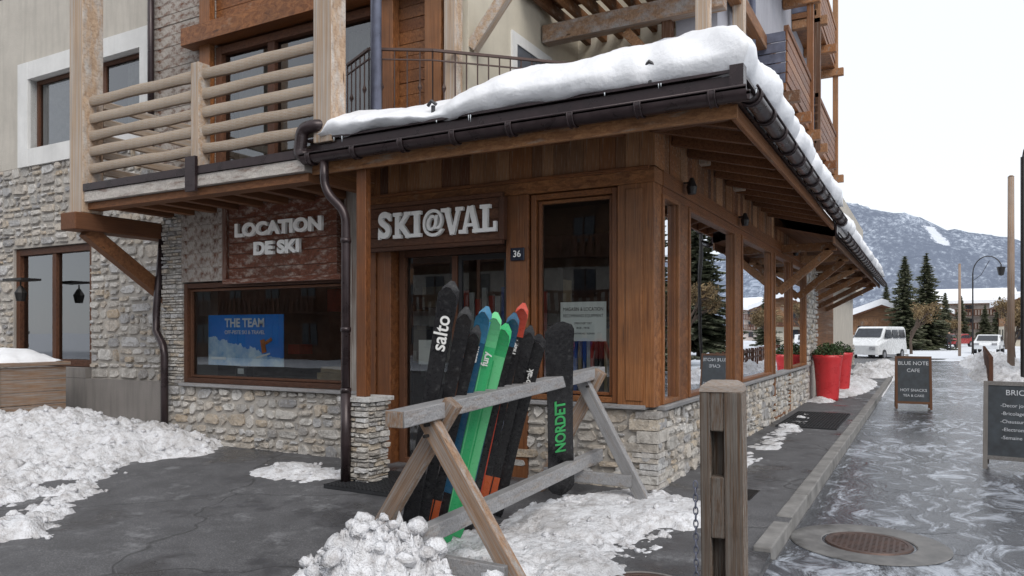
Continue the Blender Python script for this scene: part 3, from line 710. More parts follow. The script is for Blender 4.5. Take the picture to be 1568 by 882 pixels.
t.box(-13.6,-12.25,6.06,7.25,1.06,1.12); t.box(-12.38,-12.26,6.05,6.17,0,1.055)
t.build('box_boards',['warmw'],PB,bevel=.006)
mb=MB(); P=[[Vector((-13.6+1.3*i/24,6.1+1.1*j/14,1.1+.22*math.sin(math.pi*i/24)**.5*math.sin(math.pi*j/14)**.5+.06*noise.noise(Vector((i*.4,j*.4,0))))) for i in range(25)] for j in range(15)]; mb.grid(P); mb.build('box_snow',['snow'],PB,smooth=True)
# ---------------------------------------------------------------- snow on ground
def snowpatch(name,blobs,x0,x1,y0,y1,res,amp=.05,mat='dsnow',chunks=0,freq=2.5,cap=None,cs=1.0):
    mb=MB(); nx=int((x1-x0)/res);ny=int((y1-y0)/res); P=[]
    def hh(x,y):
        v=0
        for (cx,cy,rx,ry,a) in blobs:
            d=((x-cx)/rx)**2+((y-cy)/ry)**2; v=max(v,a*(1.25-d)) if d<1.25 else v
        if v<=0: return -.05
        n_=noise.fractal(Vector((x*freq,y*freq,1.7)),.75,2.1,4)
        n2=noise.fractal(Vector((x*freq*5,y*freq*5,4.2)),.5,2.1,3)
        e=v+n_*amp*1.6+n2*amp*.6-amp*.4
        if cap: e=min(e,cap+.25*max(0,e-cap))
        return e
    for j in range(ny+1):
        y=y0+(y1-y0)*j/ny
        P.append([Vector((x0+(x1-x0)*i/nx,y,gz(x0+(x1-x0)*i/nx,y)+max(-.03,hh(x0+(x1-x0)*i/nx,y)))) for i in range(nx+1)])
    mb.grid(P)
    for _ in range(chunks):
        for tr in range(30):
            x=U(x0,x1);y=U(y0,y1);h=hh(x,y)
            if -.02<h: break
        r_=U(.010,.035)*cs*(1.8 if R()<.14 else 1); cz=gz(x,y)+max(h,0)+r_*.3; n0=len(mb.v)
        a=U(0,6)
        for k_ in range(4):
            for q in range(7):
                th_=math.pi*(k_+.5)/4; ph=2*math.pi*q/7+a; rr=r_*U(.7,1.3)
                mb.v.append((x+rr*math.sin(th_)*math.cos(ph),y+rr*math.sin(th_)*math.sin(ph),cz+rr*.75*math.cos(th_)))
        cc=(R(),R(),R())
        fs=[[n0+k_*7+q,n0+(k_+1)*7+q,n0+(k_+1)*7+(q+1)%7,n0+k_*7+(q+1)%7] for k_ in range(3) for q in range(7)]+[[n0+q for q in range(7)]]
        for f in fs: mb.f.append(f);mb.uv.append([(0,0)]*len(f));mb.c.append(cc);mb.m.append(0)
    o=mb.build(name,[mat],smooth=True); return o
snowpatch('snow_bank',[(-11.8,6.3,3.0,1.5,.34),(-10.2,6.7,1.7,.9,.28),(-9.3,6.6,1.0,.6,.14),(-9.6,5.2,1.4,1.4,.10),(-8.3,4.0,1.0,1.1,.06),(-14,5,3,3,.26),(-7.4,3.1,1.2,1.0,.06),(-9.6,3.8,1.5,1.5,.07)],-16.5,-6.0,2.0,7.85,.033,.08,chunks=700,freq=2.1,cs=1.25)
snowpatch('snow_patch',[(-6.25,6.35,.70,.38,.05)],-7.2,-5.2,5.7,7.1,.03,.03,chunks=10)
snowpatch('snow_patch',[(-2.55,5.9,.75,.9,.10),(-2.75,5.0,.6,.9,.08),(-2.15,4.9,.42,.6,.06),(-2.0,6.5,.45,.5,.13),(-2.4,6.7,.5,.35,.12),(-3.4,5.7,.4,.6,.02)],-4.2,-1.3,3.6,7.22,.022,.05,chunks=30,cap=.07,freq=2.2)
snowpatch('snow_pile',[(-2.90,3.66,.55,.44,.40),(-3.3,3.85,.45,.42,.20),(-2.35,3.62,.48,.38,.20)],-4.2,-1.6,2.8,4.7,.014,.11,chunks=260,freq=3.6,cs=1.3)
snowpatch('snow_verge',[(-1.95,12,.2,3,.02),(-2.1,18.6,.3,.6,.10),(-1.9,24,.6,4,.2)],-2.4,-.9,8,29,.05,.04,chunks=20)
snowpatch('snow_verge',[(2.6,33,1.0,5,.4),(3.0,45,1.2,9,.5),(2.3,26,.5,2,.25),(-1.6,34,.9,5,.3)],-3,5,22,56,.12,.15,chunks=60)
# ---------------------------------------------------------------- ski rack
RK=root('wooden_ski_rack',(-2.83,5.3,0))
t=MB()
g4=gz(-3,4.1)
t.beam((-2.80,3.62,1.07),(-2.85,6.98,1.20),.13,.105,0)
t.box(-2.865,-2.735,3.60,3.615,1.02,1.12,1)
for (yy,xc,zt,sp,gg) in((4.08,-2.80,1.04,.75,g4),(6.72,-2.84,1.12,.60,gz(-3,6.7))):
    t.beam((xc-sp,yy+.03,gg-.03),(xc+.10,yy+.03,zt+.10),.115,.085,1,up=Vector((0,1,0)))
    t.beam((xc+sp,yy-.06,gg-.03),(xc-.06,yy-.06,zt+.02),.115,.085,1 if yy<5 else 0,up=Vector((0,1,0)))
    t.beam((xc-sp*.72,yy-.13,gg+.22),(xc+sp*.78,yy-.13,gg+.22),.05,.11,0)
t.beam((-2.86,3.9,.27),(-2.88,7.05,.36),.09,.12,0)
t.build('rack_timbers',['greyw','warmw'],RK,bevel=.008,seg=2)
t=MB()
for yy,z in((4.0,1.0),(3.99,.93),(6.62,1.08),(3.93,.14),(3.93,.2)): t.tube([(-2.8,yy-.03,z),(-2.8,yy-.075,z)],.012,8)
t.build('rack_bolts',['iron'],RK)
# ---------------------------------------------------------------- skis
def gloss(name,c):
    m,nt,b=nm(name)
    o=coords(nt,'Object'); a=noi(nt,o,30,3,.7); L(nt,mixc(nt,ramp(nt,a,[(.55,0),(.75,.15)]),c,(.35,.35,.35)),b.inputs['Base Color']); L(nt,ramp(nt,a,[(.3,.22),(.7,.4)]),b.inputs['Roughness']); return m
def pair(name,Bp,Tp,cols,wmul,tw=0,board=False,curve=1.0):
    Bp=Vector(Bp);Tp=Vector(Tp); L_=(Tp-Bp).length; zax=(Tp-Bp).normalized(); c=Vector((.45,-.89,0)); c.rotate(Matrix.Rotation(tw,3,'Z'))
    yax=(c-zax*c.dot(zax)).normalized(); xax=yax.cross(zax); Mx=Matrix((xax,yax,zax)).transposed()
    e=root(name,Bp); mb=MB(); n_=40
    def W(z):
        s_=z/L_
        if board: w=.118+.018*abs(2*s_-1)**2; tl=.14
        else: w=.036+.013*(abs(s_-.45)/.55)**1.6; tl=.10
        w*=wmul
        if z<tl*.5: w*=.8+.4*z/tl
        if z>L_-tl: w*=math.sqrt(max(0.01,1-((z-L_+tl)/tl)**2.2))
        if board and z<tl: w*=math.sqrt(max(.02,1-((tl-z)/tl)**2))
        return w
    def Y(z,flip,y0):
        k=max(0,(z-(L_-.26))/.26); return y0+flip*(curve*k*k*.07)
    for flip,y0 in (((1,0),) if board else ((1,.016),(-1,-.016))):
        th=.006
        ids=[]
        for i in range(n_+1):
            z=L_*i/n_; z=min(z,L_-.002); w=W(z); y=Y(z,flip,y0); r_=len(mb.v)
            for q in((-w,y-th,z),(w,y-th,z),(w,y+th,z),(-w,y+th,z)): mb.v.append(tuple(Bp+Mx@Vector(q)))
            ids.append(r_)
        for i in range(n_):
            s_=i/n_
            zone=1 if s_<.24 else (2 if s_<.86 else 3)
            for k_ in range(4):
                k2=(k_+1)%4; mb.f.append([ids[i]+k_,ids[i]+k2,ids[i+1]+k2,ids[i+1]+k_]); mb.uv.append([(0,0)]*4); mb.c.append((0,0,0)); mb.m.append(zone if k_ in(0,2) else 0)
        for r_ in(ids[0],ids[-1]): mb.f.append([r_,r_+1,r_+2,r_+3]); mb.uv.append([(0,0)]*4); mb.c.append((0,0,0)); mb.m.append(0)
        if not board:
            ys_=1 if flip>0 else -1
            for i in range(4,34):
                z0=L_*i/n_;z1=L_*(i+1)/n_
                x0_=W(z0)*.45;x1_=W(z1)*.45; yy0=Y(z0,flip,y0)+ys_*(th+.001);yy1=Y(z1,flip,y0)+ys_*(th+.001)
                mb.poly([Bp+Mx@Vector(q) for q in((x0_-.005,yy0,z0),(x0_+.005,yy0,z0),(x1_+.005,yy1,z1),(x1_-.005,yy1,z1))],[(0,0)]*4,(0,0,0),3)
    if not board:
        for cz in(.43,.57): mb.ob(Bp+Mx@Vector((0,-.045,L_*cz)),Mx@Vector((.03,0,0)),Mx@Vector((0,.022,0)),Mx@Vector((0,0,.05)),0)
    mb.build('ski_body',['black']+cols,e); return e,Mx,xax,yax,zax,Bp,L_
K_=(.014,.014,.016)
def G(c):
    key='g%.3f%.3f%.3f'%c
    if key not in M: M[key]=gloss('topsheet_'+key,c)
    return M[key]
DB=(.02,.09,.17);LB=(.05,.20,.34);GR=(.05,.46,.17);GL=(.16,.62,.28);OR=(.5,.10,.03);RD=(.52,.07,.04)
specs=[
 ((-2.68,4.04,1.91),4.40,(K_,K_,K_),1.35,0),
 ((-2.68,4.23,1.745),4.55,(K_,K_,K_),1.1,.1),
 ((-2.68,4.36,1.62),4.68,(OR,K_,K_),.9,.05),
 ((-2.68,4.48,1.76),4.80,(K_,DB,LB),1.1,-.05),
 ((-2.68,4.62,1.72),4.94,(GR,GR,GL),1.2,.05),
 ((-2.68,4.76,1.64),5.10,(GR,GL,GR),1.2,-.05),
 ((-2.68,4.90,1.72),5.26,(K_,K_,DB),1.1,.05),
 ((-2.68,5.04,1.80),5.42,(OR,K_,RD),1.1,0),
 ((-2.68,5.16,1.62),5.57,(OR,K_,K_),1.0,.05),
 ((-2.68,5.30,1.55),5.74,(K_,K_,K_),1.45,-.05)]
for i,(T_,by,cs,wm_,tw) in enumerate(specs):
    Bp=Vector((-3.33,by,gz(-3.3,by)+.03))
    e,Mx,xa,ya,za,B0,Ln=pair('pair_of_skis',Bp,T_,[G(c_) for c_ in cs],wm_,tw)
    if i in(0,3,4,7,9):
        q=(0,3,4,7,9).index(i)
        o=text(('salto','atom','fury','ridge','peak')[q],(.13,.06,.07,.06,.07)[q],(0,0,0),(0,0,0),'wpaint',None,.0008,.002,'ski_logo')
        pos=B0+Mx@Vector((0,.038,Ln-.33)); rt=Matrix((za,xa,ya)).transposed(); o.matrix_world=Matrix.Translation(pos)@rt.to_4x4()
        o.parent=e; o.matrix_parent_inverse=Matrix.Translation(-B0)
e,Mx,xa,ya,za,B0,Ln=pair('snowboard',(-3.02,6.45,.05),(-2.70,5.72,1.70),[G(K_),G(K_),G(K_)],1.0,.25,True,.6)
mg=plain('green_print',(.05,.4,.12),.4)
o=text('NORDET',.135,(0,0,0),(0,0,0),mg,None,.0008,.004,'board_logo'); pos=B0+Mx@Vector((0,.012,Ln*.42)); o.matrix_world=Matrix.Translation(pos)@Matrix((za,xa,ya)).transposed().to_4x4(); o.parent=e;o.matrix_parent_inverse=Matrix.Translation(-B0)
# ---------------------------------------------------------------- bollard
BL=root('wooden_bollard',(-.98,4.27,0)); t=MB()
bx0,bx1,by0,by1=-1.095,-.865,4.155,4.385
t.box(bx0,bx0+.055,by0,by1,-.15,1.27)
t.box(bx0+.0555,bx1,by0+.10,by1,-.15,1.27,0,(.3,.3,.3))
zs=[(-.15,.22),(.46,.80),(1.05,1.27)]
t.box(bx0+.13,bx1,by0,by0+.0995,-.15,1.27)
for a,b_ in zs: t.box(bx0+.0555,bx0+.1295,by0+.002,by0+.0995,a,b_)
t.build('bollard_post',['boll'],BL,bevel=.009,seg=2)
t=MB()
def ringp(h,k):
    cx,cy=-.98,4.27; return [Vector((cx+.117*k*a,cy+.117*k*b_,h)) for a,b_ in((-1,-1),(-.3,-1.02),(.4,-1),(1,-.9),(1,0),(1,1),(0,1),(-1,1),(-1,0),(-1,-1))]
t.grid([ringp(1.268,1.0),ringp(1.30,.93),ringp(1.325,.62),ringp(1.33,.05)])
t.build('bollard_cap',[wood('cap_wood',[(.40,.31,.24),(.36,.28,.22)],.85,grey=.5,greycol=(.40,.37,.35))],BL)
t=MB()
for i in range(24):
    z=.75-i*.036; a=(i%2)*math.pi/2; c0=Vector((-1.12,4.15,z)); pts=[]
    for k_ in range(11):
        th_=2*math.pi*k_/10; pts.append(c0+Vector((math.cos(a)*.012*math.cos(th_),math.sin(a)*.012*math.cos(th_),.024*math.sin(th_))))
    t.tube(pts,.004,5,cap=False)
t.build('bollard_chain',['steel'],BL,smooth=True)
for ch in BL.children: ch.matrix_parent_inverse=Matrix.Translation((.98,-4.27,0))
BL.rotation_euler=(0,math.radians(-.6),math.radians(6))
# ---------------------------------------------------------------- manholes and mats
def manhole(cx,cy,r0,r1,name,ringmat):
    e=root(name,(cx,cy,0)); z=gz(cx,cy)+.004; t=MB()
    P=[[Vector((cx+r*math.cos(a*math.pi/24),cy+r*math.sin(a*math.pi/24),z+dz)) for a in range(49)] for r,dz in((r1,0),(r1-.01,.006),(r0+.03,.006),(r0+.02,0.0))]
    t.grid(P); t.build('concrete_ring',[ringmat],e)
    t=MB(); P=[[Vector((cx+r*math.cos(a*math.pi/24),cy+r*math.sin(a*math.pi/24),z+dz)) for a in range(49)] for r,dz in((r0,-.003),(r0-.008,.01),(r0-.04,.01),(r0-.045,.006),(.001,.006))]
    t.grid(P)
    for i in range(-7,8):
        for j in range(-7,8):
            x=i*.042;y=j*.042
            if x*x+y*y<(r0-.06)**2: t.box(cx+x-.012,cx+x+.012,cy+y-.012,cy+y+.012,z+.0062,z+.011)
    t.build('iron_cover',[plain('rusty_iron',(.10,.065,.055),.5,.5,.4,8)],e)
manhole(-.40,6.75,.33,.60,'manhole_cover',plain('wet_concrete',(.14,.137,.135),.5,0,.5,5,.5,30)); manhole(-1.62,4.75,.26,.31,'manhole_cover','conc')
def mat_(x0,x1,y0,y1,name):
    t=MB(); z=gz((x0+x1)/2,(y0+y1)/2)
    nx=int((x1-x0)/.05);ny=int((y1-y0)/.05)
    t.box(x0,x1,y0,y1,z-.02,z+.010)
    for i in range(nx+1): x=x0+(x1-x0-.012)*i/nx; t.box(x,x+.012,y0,y1,z+.0105,z+.022)
    for j in range(ny+1): y=y0+(y1-y0-.012)*j/ny; t.box(x0,x1,y,y+.012,z+.0107,z+.0225)
    t.build(name,['rubber'])
mat_(-5.5,-4.2,5.9,6.85,'rubber_doormat'); mat_(-2.2,-1.25,13.2,15.8,'rubber_doormat')
t=MB(); t.box(-1.75,-1.45,7.3,7.8,-.02,gz(-1.6,7.5)+.006)
for i in range(9): t.box(-1.74,-1.46,7.33+i*.05,7.352+i*.05,.006,.014)
t.build('drain_grate',['iron'])
# ---------------------------------------------------------------- chalkboards
def aboard(cx,cy,w,h,ang,name,lines_,frame):
    e=root(name,(cx,cy,-.13)); rt=Matrix.Rotation(ang,4,'Z'); t=MB()
    def bx(x0,x1,y0,y1,z0,z1,m,tilt=0):
        C=Vector(((x0+x1)/2,(y0+y1)/2,(z0+z1)/2)); Rm=Matrix.Rotation(tilt,4,'X')
        pv=Vector((0,0,h)); f=lambda v:(rt@(Rm@(v-pv)+pv)); g_=lambda v:(rt@(Rm@v))
        t.ob(f(C)+Vector((cx,cy,-.13)),g_(Vector(((x1-x0)/2,0,0))),g_(Vector((0,(y1-y0)/2,0))),g_(Vector((0,0,(z1-z0)/2))),m)
    for tl,sg in((math.radians(11),-1),(math.radians(-11),1)):
        bx(-w/2,-w/2+.05,-.012+sg*.014,.012+sg*.014,0,h,0,-tl);bx(w/2-.05,w/2,-.012+sg*.014,.012+sg*.014,0,h,0,-tl)
        bx(-w/2+.05,w/2-.05,-.012+sg*.014,.011+sg*.014,h-.05,h,0,-tl);bx(-w/2+.05,w/2-.05,-.012+sg*.014,.011+sg*.014,.12,.17,0,-tl)
        bx(-w/2+.05,w/2-.05,-.004+sg*.014,.004+sg*.014,.17,h-.05,1,-tl)
    t.build('board_panels',[frame,M['chalk']],e)
    for (tx,zz,sz,xo) in lines_:
        o=text(tx,sz,(0,0,0),(0,0,0),'chalkw',None,.0006,.0,'chalk_text')
        Rm=Matrix.Rotation(-math.radians(11),4,'X'); loc=Matrix.Translation((cx,cy,-.13))@rt@Matrix.Translation((0,0,h))@Rm@Matrix.Translation((xo,-.021,zz-h))@Matrix.Rotation(math.pi/2,4,'X')
        o.matrix_world=loc; o.parent=e;o.matrix_parent_inverse=Matrix.Translation(-Vector(e.location))
M['chalk']=plain('chalkboard_slate',(.035,.042,.05),.7,0,.4,8); M['chalkw']=plain('chalk_white',(.5,.52,.55),.9)
aboard(-.22,18.9,.72,1.18,math.radians(4),'chalkboard_sign',[('BLUE NOTE',1.02,.115,0),('CAFE',.86,.11,0),('HOT SNACKS',.42,.085,0),('TEA & CAKE',.30,.075,0)],wood('brown_frame',[(.12,.05,.02),(.16,.07,.03)]))
aboard(1.06,11.2,.80,1.10,math.radians(-6),'chalkboard_sign',[('BRICOLE',.96,.095,.02),('-Decor jouet',.80,.06,-.06),('-Bricolage',.70,.06,-.09),('-Chaussures',.60,.06,-.07),('-Electromenager',.50,.06,0),('-Semaine',.40,.06,-.1),('Val',.24,.08,.1)],wood('grey_frame',[(.2,.2,.2),(.25,.24,.23)]))
M['leaf']=plain('box_leaf',(.035,.07,.02),.6,0,.5,12)
def planter(cx,cy):
    e=root('red_flower_planter',(cx,cy,0)); t=MB(); prof_=[(.0,.0),(.23,0),(.235,.05),(.30,.85),(.32,.95),(.335,1.0),(.335,1.06),(.30,1.06),(.29,.98),(0,.98)]
    t.grid([[Vector((cx+r*math.cos(a*math.pi/16),cy+r*math.sin(a*math.pi/16),h)) for a in range(33)] for r,h in prof_])
    t.build('pot',['red'],e,smooth=True); t=MB()
    for _ in range(900):
        th_=U(0,6.28);r=.34*math.sqrt(R());h=1.0+U(0,.34)*(1-(r/.4)**2)+.02; p=Vector((cx+r*math.cos(th_),cy+r*math.sin(th_),h)); a=Vector((U(-1,1),U(-1,1),U(-.3,1))).normalized()*.035; b_=a.cross(Vector((U(-1,1),U(-1,1),U(-1,1)))).normalized()*.015
        t.poly([p-a,p+b_,p+a,p-b_],[(0,0)]*4,(R(),0,0))
    t.build('shrub',['leaf'],e)
planter(-1.98,18.9); planter(-1.95,21.3)
# ---------------------------------------------------------------- trees
def leafm(name,c1,c2,c3):
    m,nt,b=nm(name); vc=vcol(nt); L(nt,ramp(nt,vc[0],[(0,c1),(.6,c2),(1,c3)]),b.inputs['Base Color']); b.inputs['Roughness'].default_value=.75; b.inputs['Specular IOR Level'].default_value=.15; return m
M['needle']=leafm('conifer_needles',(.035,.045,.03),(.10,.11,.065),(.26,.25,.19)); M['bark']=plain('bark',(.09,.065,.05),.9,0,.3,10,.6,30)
M['gold']=leafm('larch_twigs',(.12,.08,.04),(.24,.17,.09),(.34,.26,.15))
def conifer_mesh(h,r,seed):
    random.seed(seed); t=MB(); t.tube([(0,0,0),(0.03,0,h*.5),(0,0,h)],[.02*h,.012*h,.003],8,1)
    z=.06*h
    while z<h*.985:
        f=z/h; Rr=r*(1-f)**.85*U(.7,1.15)+.06; nb=int(9+9*(1-f))
        for k_ in range(nb):
            if R()<.06: continue
            a=U(0,6.28); Lb=Rr*U(.6,1.12); d=Vector((math.cos(a),math.sin(a),0)); sd=Vector((-d.y,d.x,0)); c=U(0,.6)
            steps=max(3,int(Lb/.2))
            for s_ in range(steps):
                q=(s_+.6)/steps; base=d*Lb*q+Z*(z+.08*Lb-.38*Lb*q+.14*Lb*q*q)
                for sg in(-1,1):
                    w=.40*Lb*(1-q*.6)*U(.5,1)*.5+.08; tip=base+sd*sg*w+d*w*.6-Z*U(.05,.35)*w
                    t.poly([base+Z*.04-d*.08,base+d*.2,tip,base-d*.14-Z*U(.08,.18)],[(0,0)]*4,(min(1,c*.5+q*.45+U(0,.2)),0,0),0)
        z+=h*.017*U(.8,1.3)
    return t.build('conifer',['needle','bark'])
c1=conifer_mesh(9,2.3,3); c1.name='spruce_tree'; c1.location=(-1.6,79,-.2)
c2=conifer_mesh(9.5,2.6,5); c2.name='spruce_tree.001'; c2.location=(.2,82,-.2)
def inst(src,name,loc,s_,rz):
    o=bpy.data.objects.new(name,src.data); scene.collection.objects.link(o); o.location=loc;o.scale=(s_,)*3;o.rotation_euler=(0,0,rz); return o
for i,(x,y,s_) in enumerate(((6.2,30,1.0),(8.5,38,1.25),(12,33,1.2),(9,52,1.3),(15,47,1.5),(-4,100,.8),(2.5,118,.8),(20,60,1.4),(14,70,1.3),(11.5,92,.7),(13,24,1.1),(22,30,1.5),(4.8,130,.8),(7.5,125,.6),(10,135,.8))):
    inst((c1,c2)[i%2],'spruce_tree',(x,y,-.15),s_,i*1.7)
def larch(h,seed):
    random.seed(seed); t=MB()
    def br(p,d,l,r,dep):
        q=p+d*l; t.tube([p,(p+q)/2+Vector((U(-1,1),U(-1,1),0))*l*.04,q],[r,r*.8,r*.6],5,1,cap=False)
        if dep==0 or r<.008:
            for _ in range(16):
                c=p+(q-p)*R()+Vector((U(-1,1),U(-1,1),U(-1,1)))*.22; a=Vector((U(-1,1),U(-1,1),U(-1,1))).normalized()*.11; b_=a.cross(Vector((U(-1,1),U(-1,1),.3))).normalized()*.03
                t.poly([c-a,c+b_,c+a,c-b_],[(0,0)]*4,(R(),0,0),0)
            return
        for _ in range(3 if dep>1 else 4):
            nd=(d+Vector((U(-1,1),U(-1,1),U(-.2,.7)))*.75).normalized(); br(p+(q-p)*U(.55,1),nd,l*U(.6,.8),r*.6,dep-1)
    br(Vector((0,0,0)),Z,h*.3,.035*h*.6,4)
    return t.build('larch_tree',['gold','bark'])
l1=larch(6,4); l1.location=(-.9,66,-.15); l2=larch(5,8); l2.location=(5.1,58,-.15)
for x,y,s_ in((6.3,66,1.2),(7,88,1.3),(3.2,96,1.0),(8,45,1.2),(7.2,24,.9),(10,28,1.2),(5.6,34,1.2)): inst(l1 if x>6.5 else l2,'larch_tree',(x,y,-.15),s_,x)
random.seed(77)
# ---------------------------------------------------------------- houses
def house(cx,cy,w,d,h,name,wall,roofdir='X',floors=2,snow=.35,pitch=.38,wood_top=True):
    e=root(name,(cx,cy,0)); t=MB(); x0,x1,y0,y1=cx-w/2,cx+w/2,cy-d/2,cy+d/2
    t.box(x0,x1,y0,y1,-.3,h*.45,0); t.box(x0+.02,x1-.02,y0+.02,y1-.02,h*.45,h,1 if wood_top else 0)
    rh=w/2*pitch if roofdir=='X' else d/2*pitch; ov=.9
    def rf(zo,th,m,o_):
        for sg in(-1,1):
            if roofdir=='X':
                C=Vector((cx+sg*(w/2+o_)/2,cy,h+rh+zo-(w/2+o_)*pitch/2)); t.ob(C,Vector((sg*(w/2+o_)/2,0,-(w/2+o_)*pitch/2)),(0,d/2+o_,0),(0,0,th/2),m)
            else:
                C=Vector((cx,cy+sg*(d/2+o_)/2,h+rh+zo-(d/2+o_)*pitch/2)); t.ob(C,(w/2+o_,0,0),Vector((0,sg*(d/2+o_)/2,-(d/2+o_)*pitch/2)),(0,0,th/2),m)
    rf(0,.18,2,ov); rf(.09+snow/2,snow,3,ov+.05)
    if roofdir=='X':
        for yy in(y0+.03,y1-.03): t.poly([(x0,yy,h),(x1,yy,h),(cx,yy,h+rh)],[(0,0)]*3,(.5,.5,.5),1)
    fh=h/floors
    for f in range(floors):
        z0=f*fh+fh*.3
        n_=max(2,int(w/3))
        for yy,sg in((y0,-1),(y1,1)):
            for i in range(n_):
                x=x0+w*(i+.5)/n_; t.box(x-.55,x+.55,min(yy+sg*.05,yy-sg*.03),max(yy+sg*.05,yy-sg*.03),z0,z0+fh*.45,4); t.box(x-.65,x+.65,min(yy+sg*.09,yy+sg*.052),max(yy+sg*.09,yy+sg*.052),z0-.1,z0,2); t.box(x-.03,x+.03,min(yy+sg*.08,yy+sg*.052),max(yy+sg*.08,yy+sg*.052),z0,z0+fh*.45,2)
            if f>0:
                ya,yb=sorted((yy+sg*1.1,yy+sg*.1)); t.box(x0-.1,x1+.1,ya,yb,f*fh-.12,f*fh,2); ya,yb=sorted((yy+sg*1.12,yy+sg*1.06)); t.box(x0-.1,x1+.1,ya,yb,f*fh+.8,f*fh+.92,2)
                for i in range(int(w/.4)): t.box(x0+i*.4,x0+i*.4+.2,min(yy+sg*1.1,yy+sg*1.07),max(yy+sg*1.1,yy+sg*1.07),f*fh,f*fh+.8,2)
        n_=max(2,int(d/3))
        for i in range(n_):
            y=y0+d*(i+.5)/n_; t.box(x0-.05,x0+.03,y-.5,y+.5,z0,z0+fh*.45,4); t.box(x1-.03,x1+.05,y-.5,y+.5,z0,z0+fh*.45,4)
    t.build('house_body',[wall,'planks','dark','snow',M['win']],e); return e
M['win']=plain('window_dark',(.03,.035,.045),.12); M['pinkst']=stucco('pale_render',(.60,.52,.47))
house(-3.6,86,6.5,9,2.9,'snowy_chalet','pinkst','X',1,.6)
house(6.2,142,11,9,6.3,'distant_hotel','pinkst','Y',3,.5,.38,False)
house(-1.2,128,8,8,4.4,'snowy_chalet','pinkst','X',2,.6)
house(12.0,112,7,8,5.0,'snowy_chalet','cream','X',2,.6)
house(18.5,150,14,9,6,'distant_hotel','pinkst','Y',3,.5,.38,False)
house(26,70,14,12,9,'snowy_chalet','stucco','X',3,.6)
house(-16,-24,18,10,10.5,'apartment_chalet','stucco','Y',4,.5); house(-42,-24,22,10,11,'apartment_chalet','dark','Y',4,.5); house(8,-34,16,10,9,'apartment_chalet','stucco','X',3,.5)  # out of view behind the camera, added for the front glass to reflect
# ---------------------------------------------------------------- mountain
def mtnmat():
    m,nt,b=nm('forested_mountain'); o=coords(nt,'Object'); sp=nt.nodes.new('ShaderNodeSeparateXYZ'); L(nt,o,sp.inputs[0])
    a=noi(nt,coords(nt,'Object',(1,.35,1)),.012,4,.7); tr=noi(nt,coords(nt,'Object',(1,.25,.5)),.28,4,.8)
    f=mth(nt,'ADD',a,mth(nt,'MULTIPLY',mth(nt,'SUBTRACT',tr,.5),1.2))
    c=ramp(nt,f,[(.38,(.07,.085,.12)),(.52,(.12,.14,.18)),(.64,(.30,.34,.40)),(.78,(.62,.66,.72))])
    xx=mth(nt,'ABSOLUTE',mth(nt,'SUBTRACT',mth(nt,'ADD',sp.outputs[0],mth(nt,'MULTIPLY',sp.outputs[2],.35)),38.0)); run=mth(nt,'LESS_THAN',mth(nt,'ADD',xx,mth(nt,'MULTIPLY',tr,14)),12)
    zt=mth(nt,'GREATER_THAN',mth(nt,'ADD',sp.outputs[2],mth(nt,'MULTIPLY',tr,12)),76); zt2=mth(nt,'LESS_THAN',sp.outputs[2],99)
    c=mixc(nt,mth(nt,'MULTIPLY',mth(nt,'MULTIPLY',run,zt),mth(nt,'MULTIPLY',zt2,.8)),c,(.8,.83,.88))
    c=mixc(nt,.28,c,(.34,.39,.49))  # bluish distance haze mixed into the slope colour
    L(nt,c,b.inputs['Base Color']); b.inputs['Roughness'].default_value=1; b.inputs['Specular IOR Level'].default_value=0; return m
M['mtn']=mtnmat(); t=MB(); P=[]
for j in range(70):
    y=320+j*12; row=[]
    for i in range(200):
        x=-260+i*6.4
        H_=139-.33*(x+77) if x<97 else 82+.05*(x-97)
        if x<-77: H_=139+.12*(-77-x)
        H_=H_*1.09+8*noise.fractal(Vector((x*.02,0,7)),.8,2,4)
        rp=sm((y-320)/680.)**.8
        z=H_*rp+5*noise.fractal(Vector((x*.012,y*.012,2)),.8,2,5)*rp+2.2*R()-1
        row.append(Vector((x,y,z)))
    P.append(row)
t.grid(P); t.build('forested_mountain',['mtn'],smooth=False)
# ---------------------------------------------------------------- street furniture
LP=root('street_lamp',(3.0,62,0)); t=MB(); t.tube([(3,62,-.15),(3,62,1),(3,62,5.7)],[.09,.06,.045],10)
arc=[(3+.9-.9*math.cos(a),62,5.7+1.2*math.sin(a)) for a in [math.pi*k_/12 for k_ in range(11)]]; t.tube(arc,.035,8); t.tube([(3.0,62,5.2),(3.5,62,5.6),(4.0,62,6.6)],.02,6)
x,y,z=arc[-1]; t.tube([(x,y,z),(x,y,z-.15),(x,y,z-.2),(x,y,z-.75),(x,y,z-.8)],[.03,.05,.27,.16,.05],8); t.build('lamp_column',['iron'],LP)
def pole(x,y,h,r=.11):
    e=root('wooden_pole',(x,y,0)); t=MB(); t.tube([(x,y,-.15),(x,y,h*.5),(x,y,h)],[r,r*.95,r*.85],10); t.tube([(x,y,h),(x,y,h+.06)],[r*.9,r*.4],10); t.build('pole_shaft',['warmw'],e,smooth=True)
pole(2.94,34.7,7.6,.13); pole(2.2,62,6.4,.10)
e=root('street_lamp',(2.77,28.9,0)); t=MB(); t.tube([(2.77,28.9,-.15),(2.77,28.9,7.2)],.07,10); t.tube([(2.77+.7-.7*math.cos(a),28.9,7.2+.7*math.sin(a)) for a in [math.pi*k_/10 for k_ in range(10)]],.03,8); t.tube([(4.1,28.9,7.4),(4.1,28.9,7.3),(4.1,28.9,6.9)],[.05,.24,.14],8); t.build('lamp_column',['iron'],e)
F=root('wooden_fence',(2,30,0)); t=MB()
for i in range(22):
    y=26.5+i*.95; x=1.75+.9*(y-26.5)/18; t.box(x-.05,x+.05,y-.05,y+.05,-.15,.85)
